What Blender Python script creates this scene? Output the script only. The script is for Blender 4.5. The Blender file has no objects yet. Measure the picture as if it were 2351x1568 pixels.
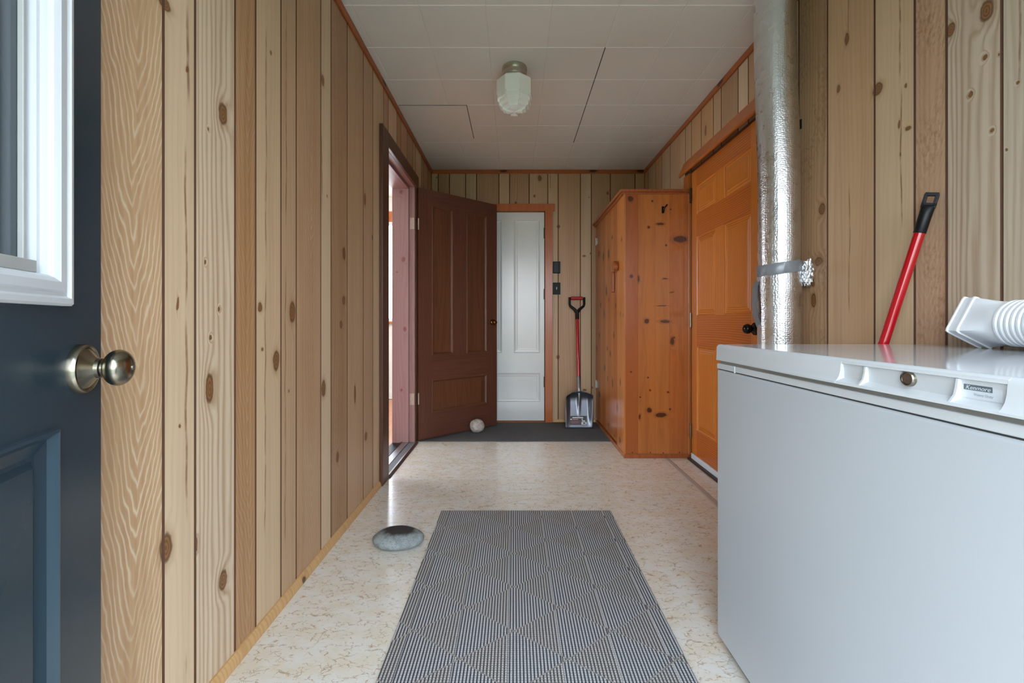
import bpy, bmesh, math, random
from mathutils import Vector, noise as mnoise
random.seed(7)
C = bpy.context.scene.collection
PI = math.pi
# ------------------------------------------------------------------ basics
def srgb(r, g, b):
    def f(c):
        c /= 255.0
        return c/12.92 if c <= .04045 else ((c+.055)/1.055)**2.4
    return (f(r), f(g), f(b), 1.0)
WL, WR, WB, HC, EYE = -.785, 1.243, 4.14, 2.40, .96      # left wall, right wall, back wall, ceiling, eye height
def LY(x): return -WL*1000/(1180-x)                     # measured positions along the side walls
def RY(x): return WR*1000/(x-1180)
def HZ(y, Y): return EYE-(y-738)*Y/1000
def lw(x, y): Y = LY(x); return (Y, HZ(y, Y))
def rw(x, y): Y = RY(x); return (Y, HZ(y, Y))
def bw(x, y, Y=WB): return ((x-1180)*Y/1000, HZ(y, Y))

def tag(o, label=None, cat=None, group=None, kind=None):
    if label: o['label'] = label
    if cat: o['category'] = cat
    if group: o['group'] = group
    if kind: o['kind'] = kind
    return o
def empty(name, loc=(0, 0, 0), rz=0.0):
    o = bpy.data.objects.new(name, None); C.objects.link(o)
    o.location = loc; o.rotation_euler = (0, 0, rz); o.empty_display_size = .05
    return o

class MB:
    """collects faces of ONE mesh"""
    def __init__(s): s.v = []; s.f = []; s.m = []; s.sm = []; s.uv = []; s.sw = []
    def add(s, vs, fs, mi=0, smooth=False, swap=False):
        b = len(s.v); s.v += [tuple(p) for p in vs]
        for f in fs:
            s.f.append([b+i for i in f]); s.m.append(mi); s.sm.append(smooth); s.sw.append(swap)
        return s
    def box(s, a, b, mi=0, swap=False):
        x0, y0, z0 = [min(p, q) for p, q in zip(a, b)]; x1, y1, z1 = [max(p, q) for p, q in zip(a, b)]
        vs = [(x0,y0,z0),(x1,y0,z0),(x1,y1,z0),(x0,y1,z0),(x0,y0,z1),(x1,y0,z1),(x1,y1,z1),(x0,y1,z1)]
        return s.add(vs, [(0,3,2,1),(4,5,6,7),(0,1,5,4),(1,2,6,5),(2,3,7,6),(3,0,4,7)], mi, False, swap)
    def lathe(s, prof, n=48, c=(0, 0, 0), ax='z', mi=0, smooth=True):
        """prof: (radius, height along axis)"""
        vs = []
        for r, h in prof:
            for k in range(n):
                a = 2*PI*k/n; p, q = r*math.cos(a), r*math.sin(a)
                if ax == 'z': v = (p, q, h)
                elif ax == 'y': v = (q, h, p)
                else: v = (h, p, q)
                vs.append((v[0]+c[0], v[1]+c[1], v[2]+c[2]))
        fs = []
        for i in range(len(prof)-1):
            for k in range(n):
                a = i*n+k; b = i*n+(k+1) % n
                fs.append((a, b, b+n, a+n))
        fs.append(tuple(reversed(range(n)))); fs.append(tuple(range((len(prof)-1)*n, len(prof)*n)))
        return s.add(vs, fs, mi, smooth)
    def tube(s, pts, rad, n=16, mi=0, smooth=True, cap=True):
        P = [Vector(p) for p in pts]; R = rad if isinstance(rad, (list, tuple)) else [rad]*len(P)
        vs = []; up = None
        for i, p in enumerate(P):
            d = (P[min(i+1, len(P)-1)]-P[max(i-1, 0)]).normalized()
            if up is None: up = Vector((0, 0, 1)) if abs(d.z) < .9 else Vector((0, 1, 0))
            u = (up-d*up.dot(d)).normalized(); w = d.cross(u); up = u
            for k in range(n):
                a = 2*PI*k/n; vs.append(p+(u*math.cos(a)+w*math.sin(a))*R[i])
        fs = []
        for i in range(len(P)-1):
            for k in range(n):
                a = i*n+k; b = i*n+(k+1) % n
                fs.append((a, b, b+n, a+n))
        if cap: fs.append(tuple(reversed(range(n)))); fs.append(tuple(range((len(P)-1)*n, len(P)*n)))
        return s.add(vs, fs, mi, smooth)
    def prism(s, pts, d, mi=0, smooth=False):
        """pts: closed 3D outline, extruded by vector d"""
        n = len(pts); d = Vector(d); vs = [Vector(p) for p in pts]; vs += [p+d for p in vs[:n]]
        fs = [tuple(range(n)), tuple(reversed(range(n, 2*n)))]+[(i, i+n, (i+1) % n+n, (i+1) % n) for i in range(n)]
        return s.add(vs, fs, mi, smooth)
    def build(s, name, mats, parent=None, bevel=0, seg=2, sharp=None, loc=None, recalc=True):
        me = bpy.data.meshes.new(name)
        o0 = Vector(loc) if loc else Vector((0, 0, 0))
        me.from_pydata([Vector(v)-o0 for v in s.v], [], s.f); me.update()
        if not isinstance(mats, (list, tuple)): mats = [mats]
        for m in mats: me.materials.append(m)
        uvl = me.uv_layers.new(name='pos')
        for p in me.polygons:
            i = p.index; p.material_index = s.m[i]; p.use_smooth = s.sm[i]
            n = p.normal; ax = max(range(3), key=lambda k: abs(n[k]))
            for li in p.loop_indices:
                v = s.v[me.loops[li].vertex_index]
                q = (v[1], v[2]) if ax == 0 else (v[0], v[2]) if ax == 1 else (v[0], v[1])
                if s.sw[i]: q = (q[1], q[0])
                uvl.data[li].uv = q
        if recalc:
            bm = bmesh.new(); bm.from_mesh(me); bmesh.ops.recalc_face_normals(bm, faces=bm.faces); bm.to_mesh(me); bm.free()
        o = bpy.data.objects.new(name, me); C.objects.link(o); o.location = o0
        if parent is not None: o.parent = parent
        if bevel:
            b = o.modifiers.new('bevel', 'BEVEL'); b.width = bevel; b.segments = seg; b.limit_method = 'ANGLE'; b.angle_limit = math.radians(40)
        if any(s.sm):
            e = o.modifiers.new('es', 'EDGE_SPLIT'); e.split_angle = math.radians(sharp or 38)
        return o

# ------------------------------------------------------------------ materials
class NT:
    def __init__(s, name):
        m = bpy.data.materials.new(name); m.use_nodes = True; s.mat = m; s.n = m.node_tree.nodes; s.l = m.node_tree.links
        s.bsdf = s.n['Principled BSDF']
    def node(s, t, **k):
        n = s.n.new(t)
        for a, b in k.items(): setattr(n, a, b)
        return n
    def put(s, sock, v):
        if isinstance(v, bpy.types.NodeSocket): s.l.new(v, sock)
        elif v is not None: sock.default_value = v
    def math(s, op, a, b=None, c=None, clamp=False):
        n = s.node('ShaderNodeMath', operation=op, use_clamp=clamp)
        s.put(n.inputs[0], a); s.put(n.inputs[1], b)
        if c is not None: s.put(n.inputs[2], c)
        return n.outputs[0]
    def vmath(s, op, a, b=None, c=None):
        n = s.node('ShaderNodeVectorMath', operation=op)
        s.put(n.inputs[0], a); s.put(n.inputs[1], b)
        if c is not None: s.put(n.inputs[2], c)
        return n.outputs['Value'] if op in ('LENGTH', 'DISTANCE', 'DOT_PRODUCT') else n.outputs[0]
    def noise(s, vec, scale=1, detail=2, rough=.5, dist=0, col=False):
        n = s.node('ShaderNodeTexNoise'); s.put(n.inputs['Vector'], vec); n.inputs['Scale'].default_value = scale
        n.inputs['Detail'].default_value = detail; n.inputs['Roughness'].default_value = rough; n.inputs['Distortion'].default_value = dist
        return n.outputs['Color' if col else 'Fac']
    def voro(s, vec, scale=1, feature='F1', out='Distance', rnd=1.0):
        n = s.node('ShaderNodeTexVoronoi', feature=feature); s.put(n.inputs['Vector'], vec); n.inputs['Scale'].default_value = scale
        n.inputs['Randomness'].default_value = rnd
        return n.outputs[out]
    def maprange(s, v, a, b, c=0, d=1, smooth=True):
        n = s.node('ShaderNodeMapRange', interpolation_type='SMOOTHSTEP' if smooth else 'LINEAR')
        for i, x in enumerate((v, a, b, c, d)): s.put(n.inputs[i], x)
        return n.outputs[0]
    def mix(s, f, a, b, mode='MIX'):
        n = s.node('ShaderNodeMix', data_type='RGBA', blend_type=mode, clamp_factor=True)
        s.put(n.inputs[0], f); s.put(n.inputs[6], a); s.put(n.inputs[7], b)
        return n.outputs[2]
    def uv(s, name='pos'): return s.node('ShaderNodeUVMap', uv_map=name).outputs[0]
    def obj(s): return s.node('ShaderNodeTexCoord').outputs['Object']
    def attr(s, name):
        return s.node('ShaderNodeAttribute', attribute_name=name)
    def xyz(s, v):
        n = s.node('ShaderNodeSeparateXYZ'); s.put(n.inputs[0], v); return n.outputs
    def comb(s, x, y, z=0):
        n = s.node('ShaderNodeCombineXYZ'); s.put(n.inputs[0], x); s.put(n.inputs[1], y); s.put(n.inputs[2], z); return n.outputs[0]
    def bump(s, h, strength=.3, dist=.001):
        n = s.node('ShaderNodeBump'); n.inputs['Strength'].default_value = strength; n.inputs['Distance'].default_value = dist
        s.put(n.inputs['Height'], h); s.l.new(n.outputs[0], s.bsdf.inputs['Normal'])
    def set(s, **k):
        for a, b in k.items():
            s.put(s.bsdf.inputs[a.replace('_', ' ')], b)
        return s.mat

def plain(name, col, rough=.5, metal=0, spec=.5, coat=0, noise_amt=.06, nscale=30, bump=0, bscale=200, bd=.0005):
    t = NT(name); o = t.obj()
    n = t.noise(o, nscale, 3)
    c2 = tuple(list(max(0, x*(1-noise_amt*2)) for x in col[:3])+[1])
    c1 = tuple(list(min(1, x*(1+noise_amt)) for x in col[:3])+[1])
    t.set(Base_Color=t.mix(n, c2, c1), Roughness=rough, Metallic=metal, Coat_Weight=coat, Coat_Roughness=.08)
    t.bsdf.inputs['Specular IOR Level'].default_value = spec
    if bump: t.bump(t.noise(o, bscale, 2), bump, bd)
    return t.mat

def wood(name, light, dark, knots=(), streaks=(), freq=45, amp=2.2, contrast=.35, knotcol=None, rough=.4, tint=False,
         grainuv='pos', vs=.55, spec=.4, coat=0, fibre=.12, tone=.35, sharp=1.6, knotA=1.6, rimcol=None, cathcol=srgb(238,226,200), off=0.0, nsc=7):
    t = NT(name); P = t.uv('pos'); G = t.uv(grainuv)
    if off: G = t.vmath('ADD', G, (off, off*1.7, 0))
    g = t.xyz(G)
    n1 = t.noise(t.comb(t.math('MULTIPLY', g[0], nsc), t.math('MULTIPLY', g[1], vs)), 1, 3, .5)
    n2 = t.noise(t.comb(t.math('MULTIPLY', g[0], 240), t.math('MULTIPLY', g[1], 5)), 1, 2, .6)
    n3 = t.noise(t.comb(t.math('MULTIPLY', g[0], 13), t.math('MULTIPLY', g[1], .5), 4.2), 1, 3, .6)
    n4 = t.noise(t.comb(t.math('MULTIPLY', g[0], 22), t.math('MULTIPLY', g[1], 9), 8.2), 1, 2, .5)
    dmin = None
    if knots:
        Pd = t.vmath('ADD', P, t.vmath('MULTIPLY', t.noise(t.vmath('MULTIPLY', P, (45, 30, 1)), 1, 3, col=True), (.011, .014, 0)))
        for (u, v, ru, rv) in knots:
            q = t.vmath('MULTIPLY_ADD', Pd, (1/ru, 1/rv, 0), (-(u+.0055)/ru, -(v+.007)/rv, 0))
            d = t.vmath('LENGTH', q)
            dmin = d if dmin is None else t.math('MINIMUM', dmin, d)
    phase = t.math('ADD', t.math('MULTIPLY', g[0], freq), t.math('MULTIPLY', n1, amp*4))
    phase = t.math('ADD', phase, t.math('MULTIPLY', n4, .22))
    if dmin is not None:
        phase = t.math('ADD', phase, t.math('MULTIPLY', t.maprange(dmin, 0, 3.4, 1, 0), knotA))
    ring = t.math('ADD', t.math('MULTIPLY', t.math('SINE', t.math('MULTIPLY', phase, 2*PI)), .5), .5)
    ring = t.math('POWER', ring, sharp)
    con = contrast
    if tint:
        ch = t.attr('chr'); cs = t.node('ShaderNodeSeparateColor'); t.l.new(ch.outputs['Color'], cs.inputs[0])
        con = t.math('MULTIPLY', cs.outputs[0], contrast*2)
        cf = t.attr('cath'); cv = t.node('ShaderNodeSeparateColor'); t.l.new(cf.outputs['Color'], cv.inputs[0])     # board coordinate across, flag
    f = t.math('MULTIPLY', ring, con)
    f = t.math('ADD', f, t.math('MULTIPLY', t.math('SUBTRACT', n2, .5), fibre*2))
    f = t.math('ADD', f, t.math('MULTIPLY', t.math('SUBTRACT', n3, .45), tone*1.6), clamp=True)
    col = t.mix(f, light, dark)
    if tint:
        wu = t.math('ADD', t.math('SUBTRACT', cv.outputs[0], 5), t.math('MULTIPLY', t.math('SUBTRACT', t.noise(t.comb(0, t.math('MULTIPLY', g[1], 1.6), 3), 1, 2), .5), .7))
        au = t.math('POWER', t.math('ABSOLUTE', wu), 1.15)
        ph = t.math('ADD', t.math('MULTIPLY', g[1], 19), t.math('MULTIPLY', au, -8.5))
        ph = t.math('ADD', ph, t.math('MULTIPLY', t.noise(t.comb(t.math('MULTIPLY', g[0], 16), t.math('MULTIPLY', g[1], 5), 2), 1, 3), 3.0))
        ph = t.math('ADD', ph, t.math('MULTIPLY', t.noise(t.comb(t.math('MULTIPLY', g[0], 70), t.math('MULTIPLY', g[1], 30), 5), 1, 2), .35))
        cr = t.math('POWER', t.math('ADD', t.math('MULTIPLY', t.math('SINE', t.math('MULTIPLY', ph, 2*PI)), .5), .5), 4.5)
        cr = t.math('MULTIPLY', cr, t.maprange(t.noise(t.comb(t.math('MULTIPLY', g[0], 12), t.math('MULTIPLY', g[1], 3), 11), 1, 3), .3, .62, .15, 1))
        mo = t.noise(t.comb(t.math('MULTIPLY', g[0], 90), t.math('MULTIPLY', g[1], 45), 5), 1, 4, .7)
        mo = t.math('MULTIPLY', t.maprange(mo, .45, .62), t.maprange(t.noise(t.comb(t.math('MULTIPLY', g[0], 9), t.math('MULTIPLY', g[1], 3), 15), 1, 2), .4, .65))
        col = t.mix(t.math('MULTIPLY', mo, t.math('MULTIPLY', cs.outputs[2], .7)), col, dark)
        col = t.mix(1.0, col, t.attr('tint').outputs['Color'], 'MULTIPLY')
        col = t.mix(t.math('MULTIPLY', cr, t.math('MULTIPLY', cs.outputs[1], .5)), col, cathcol)
    kc = knotcol or tuple(list(x*.35 for x in dark[:3])+[1]); rc = rimcol or tuple(list(x*.18 for x in dark[:3])+[1])
    if streaks:
        p = t.xyz(P); wob = t.math('MULTIPLY', t.math('SUBTRACT', t.noise(t.comb(0, t.math('MULTIPLY', p[1], 5), 1), 1, 3), .5), .02)
        brk = t.noise(t.comb(0, t.math('MULTIPLY', p[1], 14), 6), 1, 3)
        tot = None
        for (u, v0, v1, w) in streaks:
            du = t.math('ABSOLUTE', t.math('ADD', t.math('SUBTRACT', p[0], u), wob))
            a = t.maprange(du, w*.3, w*1.4, 1, 0)
            a = t.math('MULTIPLY', a, t.math('MULTIPLY', t.maprange(p[1], v0-.02, v0+.06), t.maprange(p[1], v1-.06, v1+.02, 1, 0)))
            tot = a if tot is None else t.math('MAXIMUM', tot, a)
        tot = t.math('MULTIPLY', tot, t.maprange(brk, .25, .6, .25, 1))
        col = t.mix(t.math('MULTIPLY', tot, .75), col, srgb(120, 78, 40))
    if dmin is not None:
        halo = t.maprange(dmin, .7, 2.3, .45, 0)
        col = t.mix(halo, col, kc)
        body = t.maprange(dmin, .85, 1.08, 1, 0)
        kin = t.mix(t.maprange(t.math('SINE', t.math('MULTIPLY', dmin, 16)), -1, 1, .0, .6), kc, rc)
        col = t.mix(t.math('MULTIPLY', body, .9), col, kin)
        rim = t.math('MULTIPLY', t.maprange(dmin, .8, .98), t.maprange(dmin, 1.02, 1.25, 1, 0))
        col = t.mix(t.math('MULTIPLY', rim, .6), col, rc)
    t.set(Base_Color=col, Roughness=rough, Coat_Weight=coat, Coat_Roughness=.15)
    t.bsdf.inputs['Specular IOR Level'].default_value = spec
    t.bump(t.math('ADD', t.math('MULTIPLY', ring, .5), t.math('MULTIPLY', n2, .5)), .12, .0006)
    return t.mat

M = {}
# ------------------------------------------------------------------ knots of the panelling (metric, measured)
def K(fn, x, y, ru, rv): p = fn(x, y); return (p[0], p[1], ru, rv)
left_knots = [K(lw,512,262,.016,.026), K(lw,481,892,.013,.034), K(lw,381,1258,.016,.030), K(lw,512,1332,.015,.024),
    K(lw,634,828,.017,.030), K(lw,597,706,.010,.012), K(lw,671,716,.018,.034), K(lw,741,184,.012,.020), K(lw,743,892,.018,.030),
    K(lw,790,582,.015,.024), K(lw,789,690,.014,.018), K(lw,783,745,.012,.016), K(lw,815,905,.010,.040), K(lw,838,458,.012,.030),
    K(lw,855,545,.008,.010), K(lw,471,602,.003,.005), K(lw,503,710,.004,.006), K(lw,483,777,.004,.006), K(lw,408,697,.003,.014),
    K(lw,430,158,.004,.006), K(lw,602,803,.005,.006), K(lw,663,897,.004,.005), K(lw,478,296,.003,.004), K(lw,751,450,.004,.005),
    K(lw,840,1002,.018,.018), K(lw,775,1050,.014,.022), K(lw,413,976,.003,.004), K(lw,450,1250,.004,.016), K(lw,378,8,.016,.012), K(lw,622,121,.004,.006)]
left_streaks = [(lw(427,500)[0], HZ(700, LY(427)), HZ(330, LY(427)), .0035), (lw(428,900)[0], HZ(1190, LY(428)), HZ(728, LY(428)), .0040),
    (lw(431,100)[0], HZ(240, LY(431)), HZ(10, LY(431)), .0045), (lw(427,1500)[0], HZ(1568, LY(427)), HZ(1500, LY(427)), .004),
    (lw(611,300)[0], HZ(600, LY(611)), HZ(60, LY(611)), .0030), (lw(609,800)[0], HZ(1230, LY(609)), HZ(640, LY(609)), .0034),
    (lw(657,300)[0], HZ(520, LY(657)), HZ(20, LY(657)), .0035), (lw(655,900)[0], HZ(1250, LY(655)), HZ(610, LY(655)), .0035),
    (lw(739,400)[0], HZ(480, LY(739)), HZ(300, LY(739)), .004), (lw(856,500)[0], HZ(800, LY(856)), HZ(380, LY(856)), .004)]
right_knots = [K(rw,1944,90,.010,.020), K(rw,1925,204,.008,.013), K(rw,2015,205,.018,.020), K(rw,2085,294,.009,.006), K(rw,2080,197,.004,.006),
    K(rw,2265,25,.016,.026), K(rw,2261,132,.005,.007), K(rw,2229,218,.005,.006), K(rw,2277,299,.004,.005), K(rw,2183,68,.010,.018),
    K(rw,1887,480,.016,.020), K(rw,1880,600,.020,.016), K(rw,1868,690,.014,.026), K(rw,1866,650,.010,.014), K(rw,2335,190,.003,.004),
    K(rw,2295,124,.002,.003), K(rw,2310,344,.002,.003), K(rw,2064,285,.004,.012), K(rw,1536,470,.014,.03), K(rw,1620,300,.012,.03), K(rw,2067,355,.003,.005),
    (1.35,.55,.02,.03), (1.95,.4,.02,.03), (.6,1.3,.016,.024), (.35,1.8,.018,.026), (.75,1.9,.004,.006)]
right_streaks = [(rw(2066,100)[0], HZ(185, RY(2066)), HZ(-100, RY(2066)), .0035), (rw(2069,260)[0], HZ(520, RY(2069)), HZ(200, RY(2069)), .0030),
    (rw(1948,40)[0], HZ(80, RY(1948)), HZ(-60, RY(1948)), .003), (rw(1950,600)[0], HZ(720, RY(1950)), HZ(420, RY(1950)), .003), (rw(2341,100)[0], HZ(200, RY(2341)), HZ(-40, RY(2341)), .003)]
back_knots = [K(bw,1239,409,.016,.024), K(bw,1227,450,.008,.010), K(bw,1282,520,.012,.014), K(bw,1341,588,.014,.008), K(bw,1356,582,.006,.007),
    K(bw,1281,820,.012,.016), K(bw,1342,895,.014,.008), K(bw,1360,890,.006,.008), K(bw,1395,443,.010,.012), K(bw,1003,407,.007,.007), K(bw,1184,465,.010,.010), K(bw,1352,453,.004,.005)]
back_streaks = [(bw(1264,420)[0], HZ(437, WB), HZ(395, WB), .004)]
knotc = srgb(140, 94, 52); rimc = srgb(66, 38, 20)
PL, PD = srgb(218, 200, 178), srgb(164, 130, 98)
M['panel_left'] = wood('panelling_left', PL, PD, left_knots, left_streaks, freq=50, amp=1.5, contrast=.42, knotcol=knotc, rimcol=rimc, tint=True, grainuv='grain', fibre=.2, tone=.55, rough=.42)
M['panel_right'] = wood('panelling_right', PL, PD, right_knots, right_streaks, freq=50, amp=1.5, contrast=.42, knotcol=knotc, rimcol=rimc, tint=True, grainuv='grain', fibre=.2, tone=.55, rough=.42)
M['panel_back'] = wood('panelling_back', PL, PD, back_knots, back_streaks, freq=50, amp=1.2, contrast=.35, knotcol=knotc, rimcol=rimc, tint=True, grainuv='grain', fibre=.2, tone=.55, rough=.42)
M['groove'] = plain('dark_groove', srgb(84, 48, 24), .7, noise_amt=.15)
M['trim'] = wood('stained_trim', srgb(196, 120, 60), srgb(140, 72, 28), freq=60, contrast=.3, rough=.35, spec=.4)
M['trim_red'] = wood('stained_crown', srgb(170, 92, 44), srgb(110, 52, 22), knots=[(1.2, 2.385, .03, .012), (2.6, 2.385, .03, .012), (-.1, 2.385, .03, .01), (.75, 2.385, .03, .01), (1.75, 2.385, .03, .01)], freq=60, contrast=.3, rough=.4)
M['quarter'] = wood('baseboard_pine', srgb(206, 166, 116), srgb(166, 118, 70), freq=60, contrast=.3, rough=.45, knots=[(1.05,.012,.012,.01),(1.6,.012,.01,.01)])
M['dark_trim'] = wood('dark_stained_casing', srgb(92, 58, 42), srgb(52, 30, 22), freq=50, contrast=.3, rough=.38, fibre=.2)
M['jamb'] = wood('red_stained_jamb', srgb(158, 120, 118), srgb(128, 88, 86), knots=[(-.89,1.98,.01,.012),(-.87,1.45,.012,.016),(-.92,1.35,.006,.006),(-.86,.9,.01,.014),(-.885,.42,.008,.01)], freq=40, contrast=.3, rough=.45, knotcol=srgb(140,84,76), rimcol=srgb(100,52,46))
M['brown_door'] = wood('brown_painted_door', srgb(98, 60, 47), srgb(64, 37, 28), freq=30, contrast=.25, rough=.36, spec=.45, tone=.5)
M['brown_panel'] = wood('brown_painted_panel', srgb(104, 64, 42), srgb(62, 35, 22), freq=24, contrast=.3, rough=.36, spec=.45, tone=.9)
def pineknots(lst): return lst
ward_front = [(1447.7,456.5,.016,.017),(1498,461.6,.005,.006),(1489.5,521,.008,.009),(1540,480,.004,.005),(1562,549,.042,.020),(1529.8,563,.006,.007),(1449.5,634,.009,.011),
    (1485,737,.014,.015),(1527,738,.030,.010),(1516,514,.024,.008),(1527,640,.016,.004),(1520,702,.03,.003),(1544,783,.012,.022),(1491,942,.014,.015),(1469,957,.006,.016),(1538,940,.006,.006),
    (1518,953,.034,.014),(1492.6,896,.006,.006),(1488,867,.005,.005),(1449,854,.006,.005),(1470,912,.005,.004),(1534,901,.006,.005),(1543,671,.014,.003),(1548,775,.006,.006),(1466,640,.006,.020)]
def W(x, y): Y = 3.06; return ((x-1180)*Y/1000, HZ(y, Y))
M['pine_front'] = wood('orange_pine_panel', srgb(188, 118, 60), srgb(128, 68, 26), [W(a,b)+(c,d) for a,b,c,d in ward_front], freq=16, amp=1.6, contrast=.28, rough=.32, spec=.45, coat=.25,
    tint=True, grainuv='grain', knotcol=srgb(84, 36, 12), rimcol=srgb(30, 10, 4), vs=1.1, tone=.8)
wd = []
for (x, y, c, d) in [(1385,590,.02,.03),(1379,700,.014,.02),(1398,688,.010,.012),(1413,702,.010,.014),(1392,668,.02,.03),(1427,550,.010,.012),(1397,583,.02,.028),(1405,545,.016,.012),(1375,583,.03,.02),
        (1387,720,.016,.02),(1409,770,.012,.02),(1376,770,.02,.02),(1394,800,.012,.015),(1401,812,.016,.018),(1388,845,.02,.02),(1406,880,.014,.03),(1424,878,.010,.02),(1417,935,.016,.02),(1376,905,.03,.02),(1423,1010,.010,.016),(1397,975,.016,.012),
        (1431,724,.012,.010),(1425,721,.006,.014),(1370,800,.02,.02),(1411,1000,.008,.01),(1395,870,.01,.02)]:
    Y = 775/(x-1180.0)*1.0; wd.append((Y, HZ(y, Y), c*1.3, d*1.1))
M['pine_side'] = wood('orange_pine_door', srgb(190, 120, 60), srgb(126, 68, 26), wd, freq=18, amp=1.4, contrast=.28, rough=.32, spec=.45, coat=.25,
    tint=True, grainuv='grain', knotcol=srgb(84, 36, 12), rimcol=srgb(30, 10, 4), vs=1.1, tone=.8)
M['pine_trim'] = wood('orange_pine_trim', srgb(192, 116, 54), srgb(144, 76, 30), freq=40, contrast=.3, rough=.32, coat=.25)
M['pine_top'] = wood('reddish_pine_top', srgb(164, 90, 46), srgb(112, 52, 24), freq=40, contrast=.3, rough=.32, coat=.25)
M['fir'] = wood('orange_fir_door', srgb(206, 122, 42), srgb(142, 66, 14), freq=80, amp=1.3, contrast=.7, rough=.3, spec=.5, coat=.35, nsc=5, vs=.5, fibre=.1)
M['fir_h'] = wood('orange_fir_rail', srgb(186, 100, 32), srgb(128, 54, 10), freq=72, amp=1.2, contrast=.65, rough=.3, spec=.5, coat=.35, nsc=5, vs=.8, fibre=.1)
M['fir_trim'] = wood('orange_fir_casing', srgb(180, 98, 38), srgb(146, 68, 22), freq=40, contrast=.3, rough=.34, coat=.25)
M['white_door'] = plain('white_gloss_paint', srgb(218, 222, 220), .22, spec=.5, noise_amt=.02, nscale=6, bump=.1, bscale=25, bd=.0006)
M['blue_door'] = plain('slate_blue_paint', srgb(40, 60, 72), .26, spec=.5, noise_amt=.10, nscale=5, bump=.05, bscale=60, bd=.0004)
M['white_frame'] = plain('white_plastic_frame', srgb(206, 210, 214), .35, noise_amt=.02)
M['alu'] = plain('brushed_aluminium', srgb(176, 178, 180), .35, 1, noise_amt=.05)
M['freezer'] = plain('freezer_enamel', srgb(184, 188, 192), .36, spec=.45, noise_amt=.012, nscale=4)
M['freezer_top'] = plain('freezer_lid_enamel', srgb(190, 193, 197), .10, spec=.6, noise_amt=.012, nscale=4)
M['freezer_trim'] = plain('freezer_plastic', srgb(200, 203, 205), .32, noise_amt=.012)
M['gasket'] = plain('freezer_gasket', srgb(150, 145, 140), .6, noise_amt=.15, nscale=14)
M['seam'] = plain('dark_seam', srgb(60, 60, 62), .6)
M['pvc'] = plain('white_pvc', srgb(226, 230, 234), .3, noise_amt=.01)
M['nickel'] = plain('satin_nickel', srgb(150, 144, 128), .25, 1, noise_amt=.04)
M['nickel_dark'] = plain('aged_nickel', srgb(128, 122, 108), .3, 1, noise_amt=.08)
M['black_knob'] = plain('black_polished_metal', srgb(30, 26, 26), .14, .6, spec=.8)
M['brass'] = plain('old_brass', srgb(120, 84, 48), .25, 1, noise_amt=.2, nscale=80)
M['black'] = plain('black_plastic', srgb(14, 15, 17), .42, spec=.3)
M['dark_plate'] = plain('dark_brown_plate', srgb(24, 21, 20), .5, spec=.25)
M['toggle'] = plain('white_toggle', srgb(220, 215, 205), .4)
M['red'] = plain('red_lacquer', srgb(176, 8, 22), .22, spec=.5, coat=.4, noise_amt=.03)
M['red_grip'] = plain('red_rubber_grip', srgb(170, 20, 28), .4)
M['steel'] = plain('grey_steel', srgb(112, 116, 124), .30, .75, noise_amt=.05)
M['socket'] = plain('steel_socket', srgb(150, 154, 160), .3, .8)
M['hinge'] = plain('hinge_metal', srgb(190, 188, 184), .35, .8)
M['hinge_dark'] = plain('dark_hinge_metal', srgb(62, 48, 38), .4, .6)
M['hinge_paint'] = plain('worn_painted_hinge', srgb(196, 172, 160), .5, .1, noise_amt=.25, nscale=120)
M['label_black'] = plain('label_black', srgb(18, 16, 18), .4)
M['label_red'] = plain('label_red', srgb(86, 34, 34), .4)
M['label_white'] = plain('label_white', srgb(214, 214, 214), .4)
M['badge'] = plain('badge_grey', srgb(92, 104, 110), .4, noise_amt=.02)
M['badge_plate'] = plain('badge_plate', srgb(206, 210, 216), .3, noise_amt=.02)
M['badge_text'] = plain('badge_text', srgb(170, 178, 182), .4, noise_amt=.02)
M['plaster'] = plain('white_wall_paint', srgb(226, 222, 214), .7)
M['wood_floor'] = wood('parlour_floorboards', srgb(190, 130, 90), srgb(140, 84, 50), freq=30, contrast=.3, rough=.35)
M['slat_out'] = plain('exterior_deck_boards', srgb(150, 150, 148), .8)
M['grass'] = plain('lawn', srgb(96, 116, 76), .9, noise_amt=.2, nscale=3)
M['conc'] = plain('grey_putty', srgb(150, 150, 150), .7)
M['tape'] = plain('grey_duct_tape', srgb(138, 142, 148), .38, .25, noise_amt=.08, nscale=60, bump=.3, bscale=60, bd=.001)

# ceiling tile paint
t = NT('ceiling_tile_paint'); o = t.obj()
t.set(Base_Color=t.mix(t.noise(o, 1.6, 3), srgb(222, 221, 214), srgb(232, 230, 224)), Roughness=.55); t.bump(t.noise(o, 160, 2), .15, .0006); M['ceiling'] = t.mat
M['ceil_highlight'] = plain('ceiling_joint_highlight', srgb(248, 247, 243), .5, noise_amt=.01)  # light grazing the tile bevels, put into a paler joint colour
M['ceil_dark'] = plain('ceiling_open_joint', srgb(78, 74, 68), .8, noise_amt=.3, nscale=6)

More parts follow.
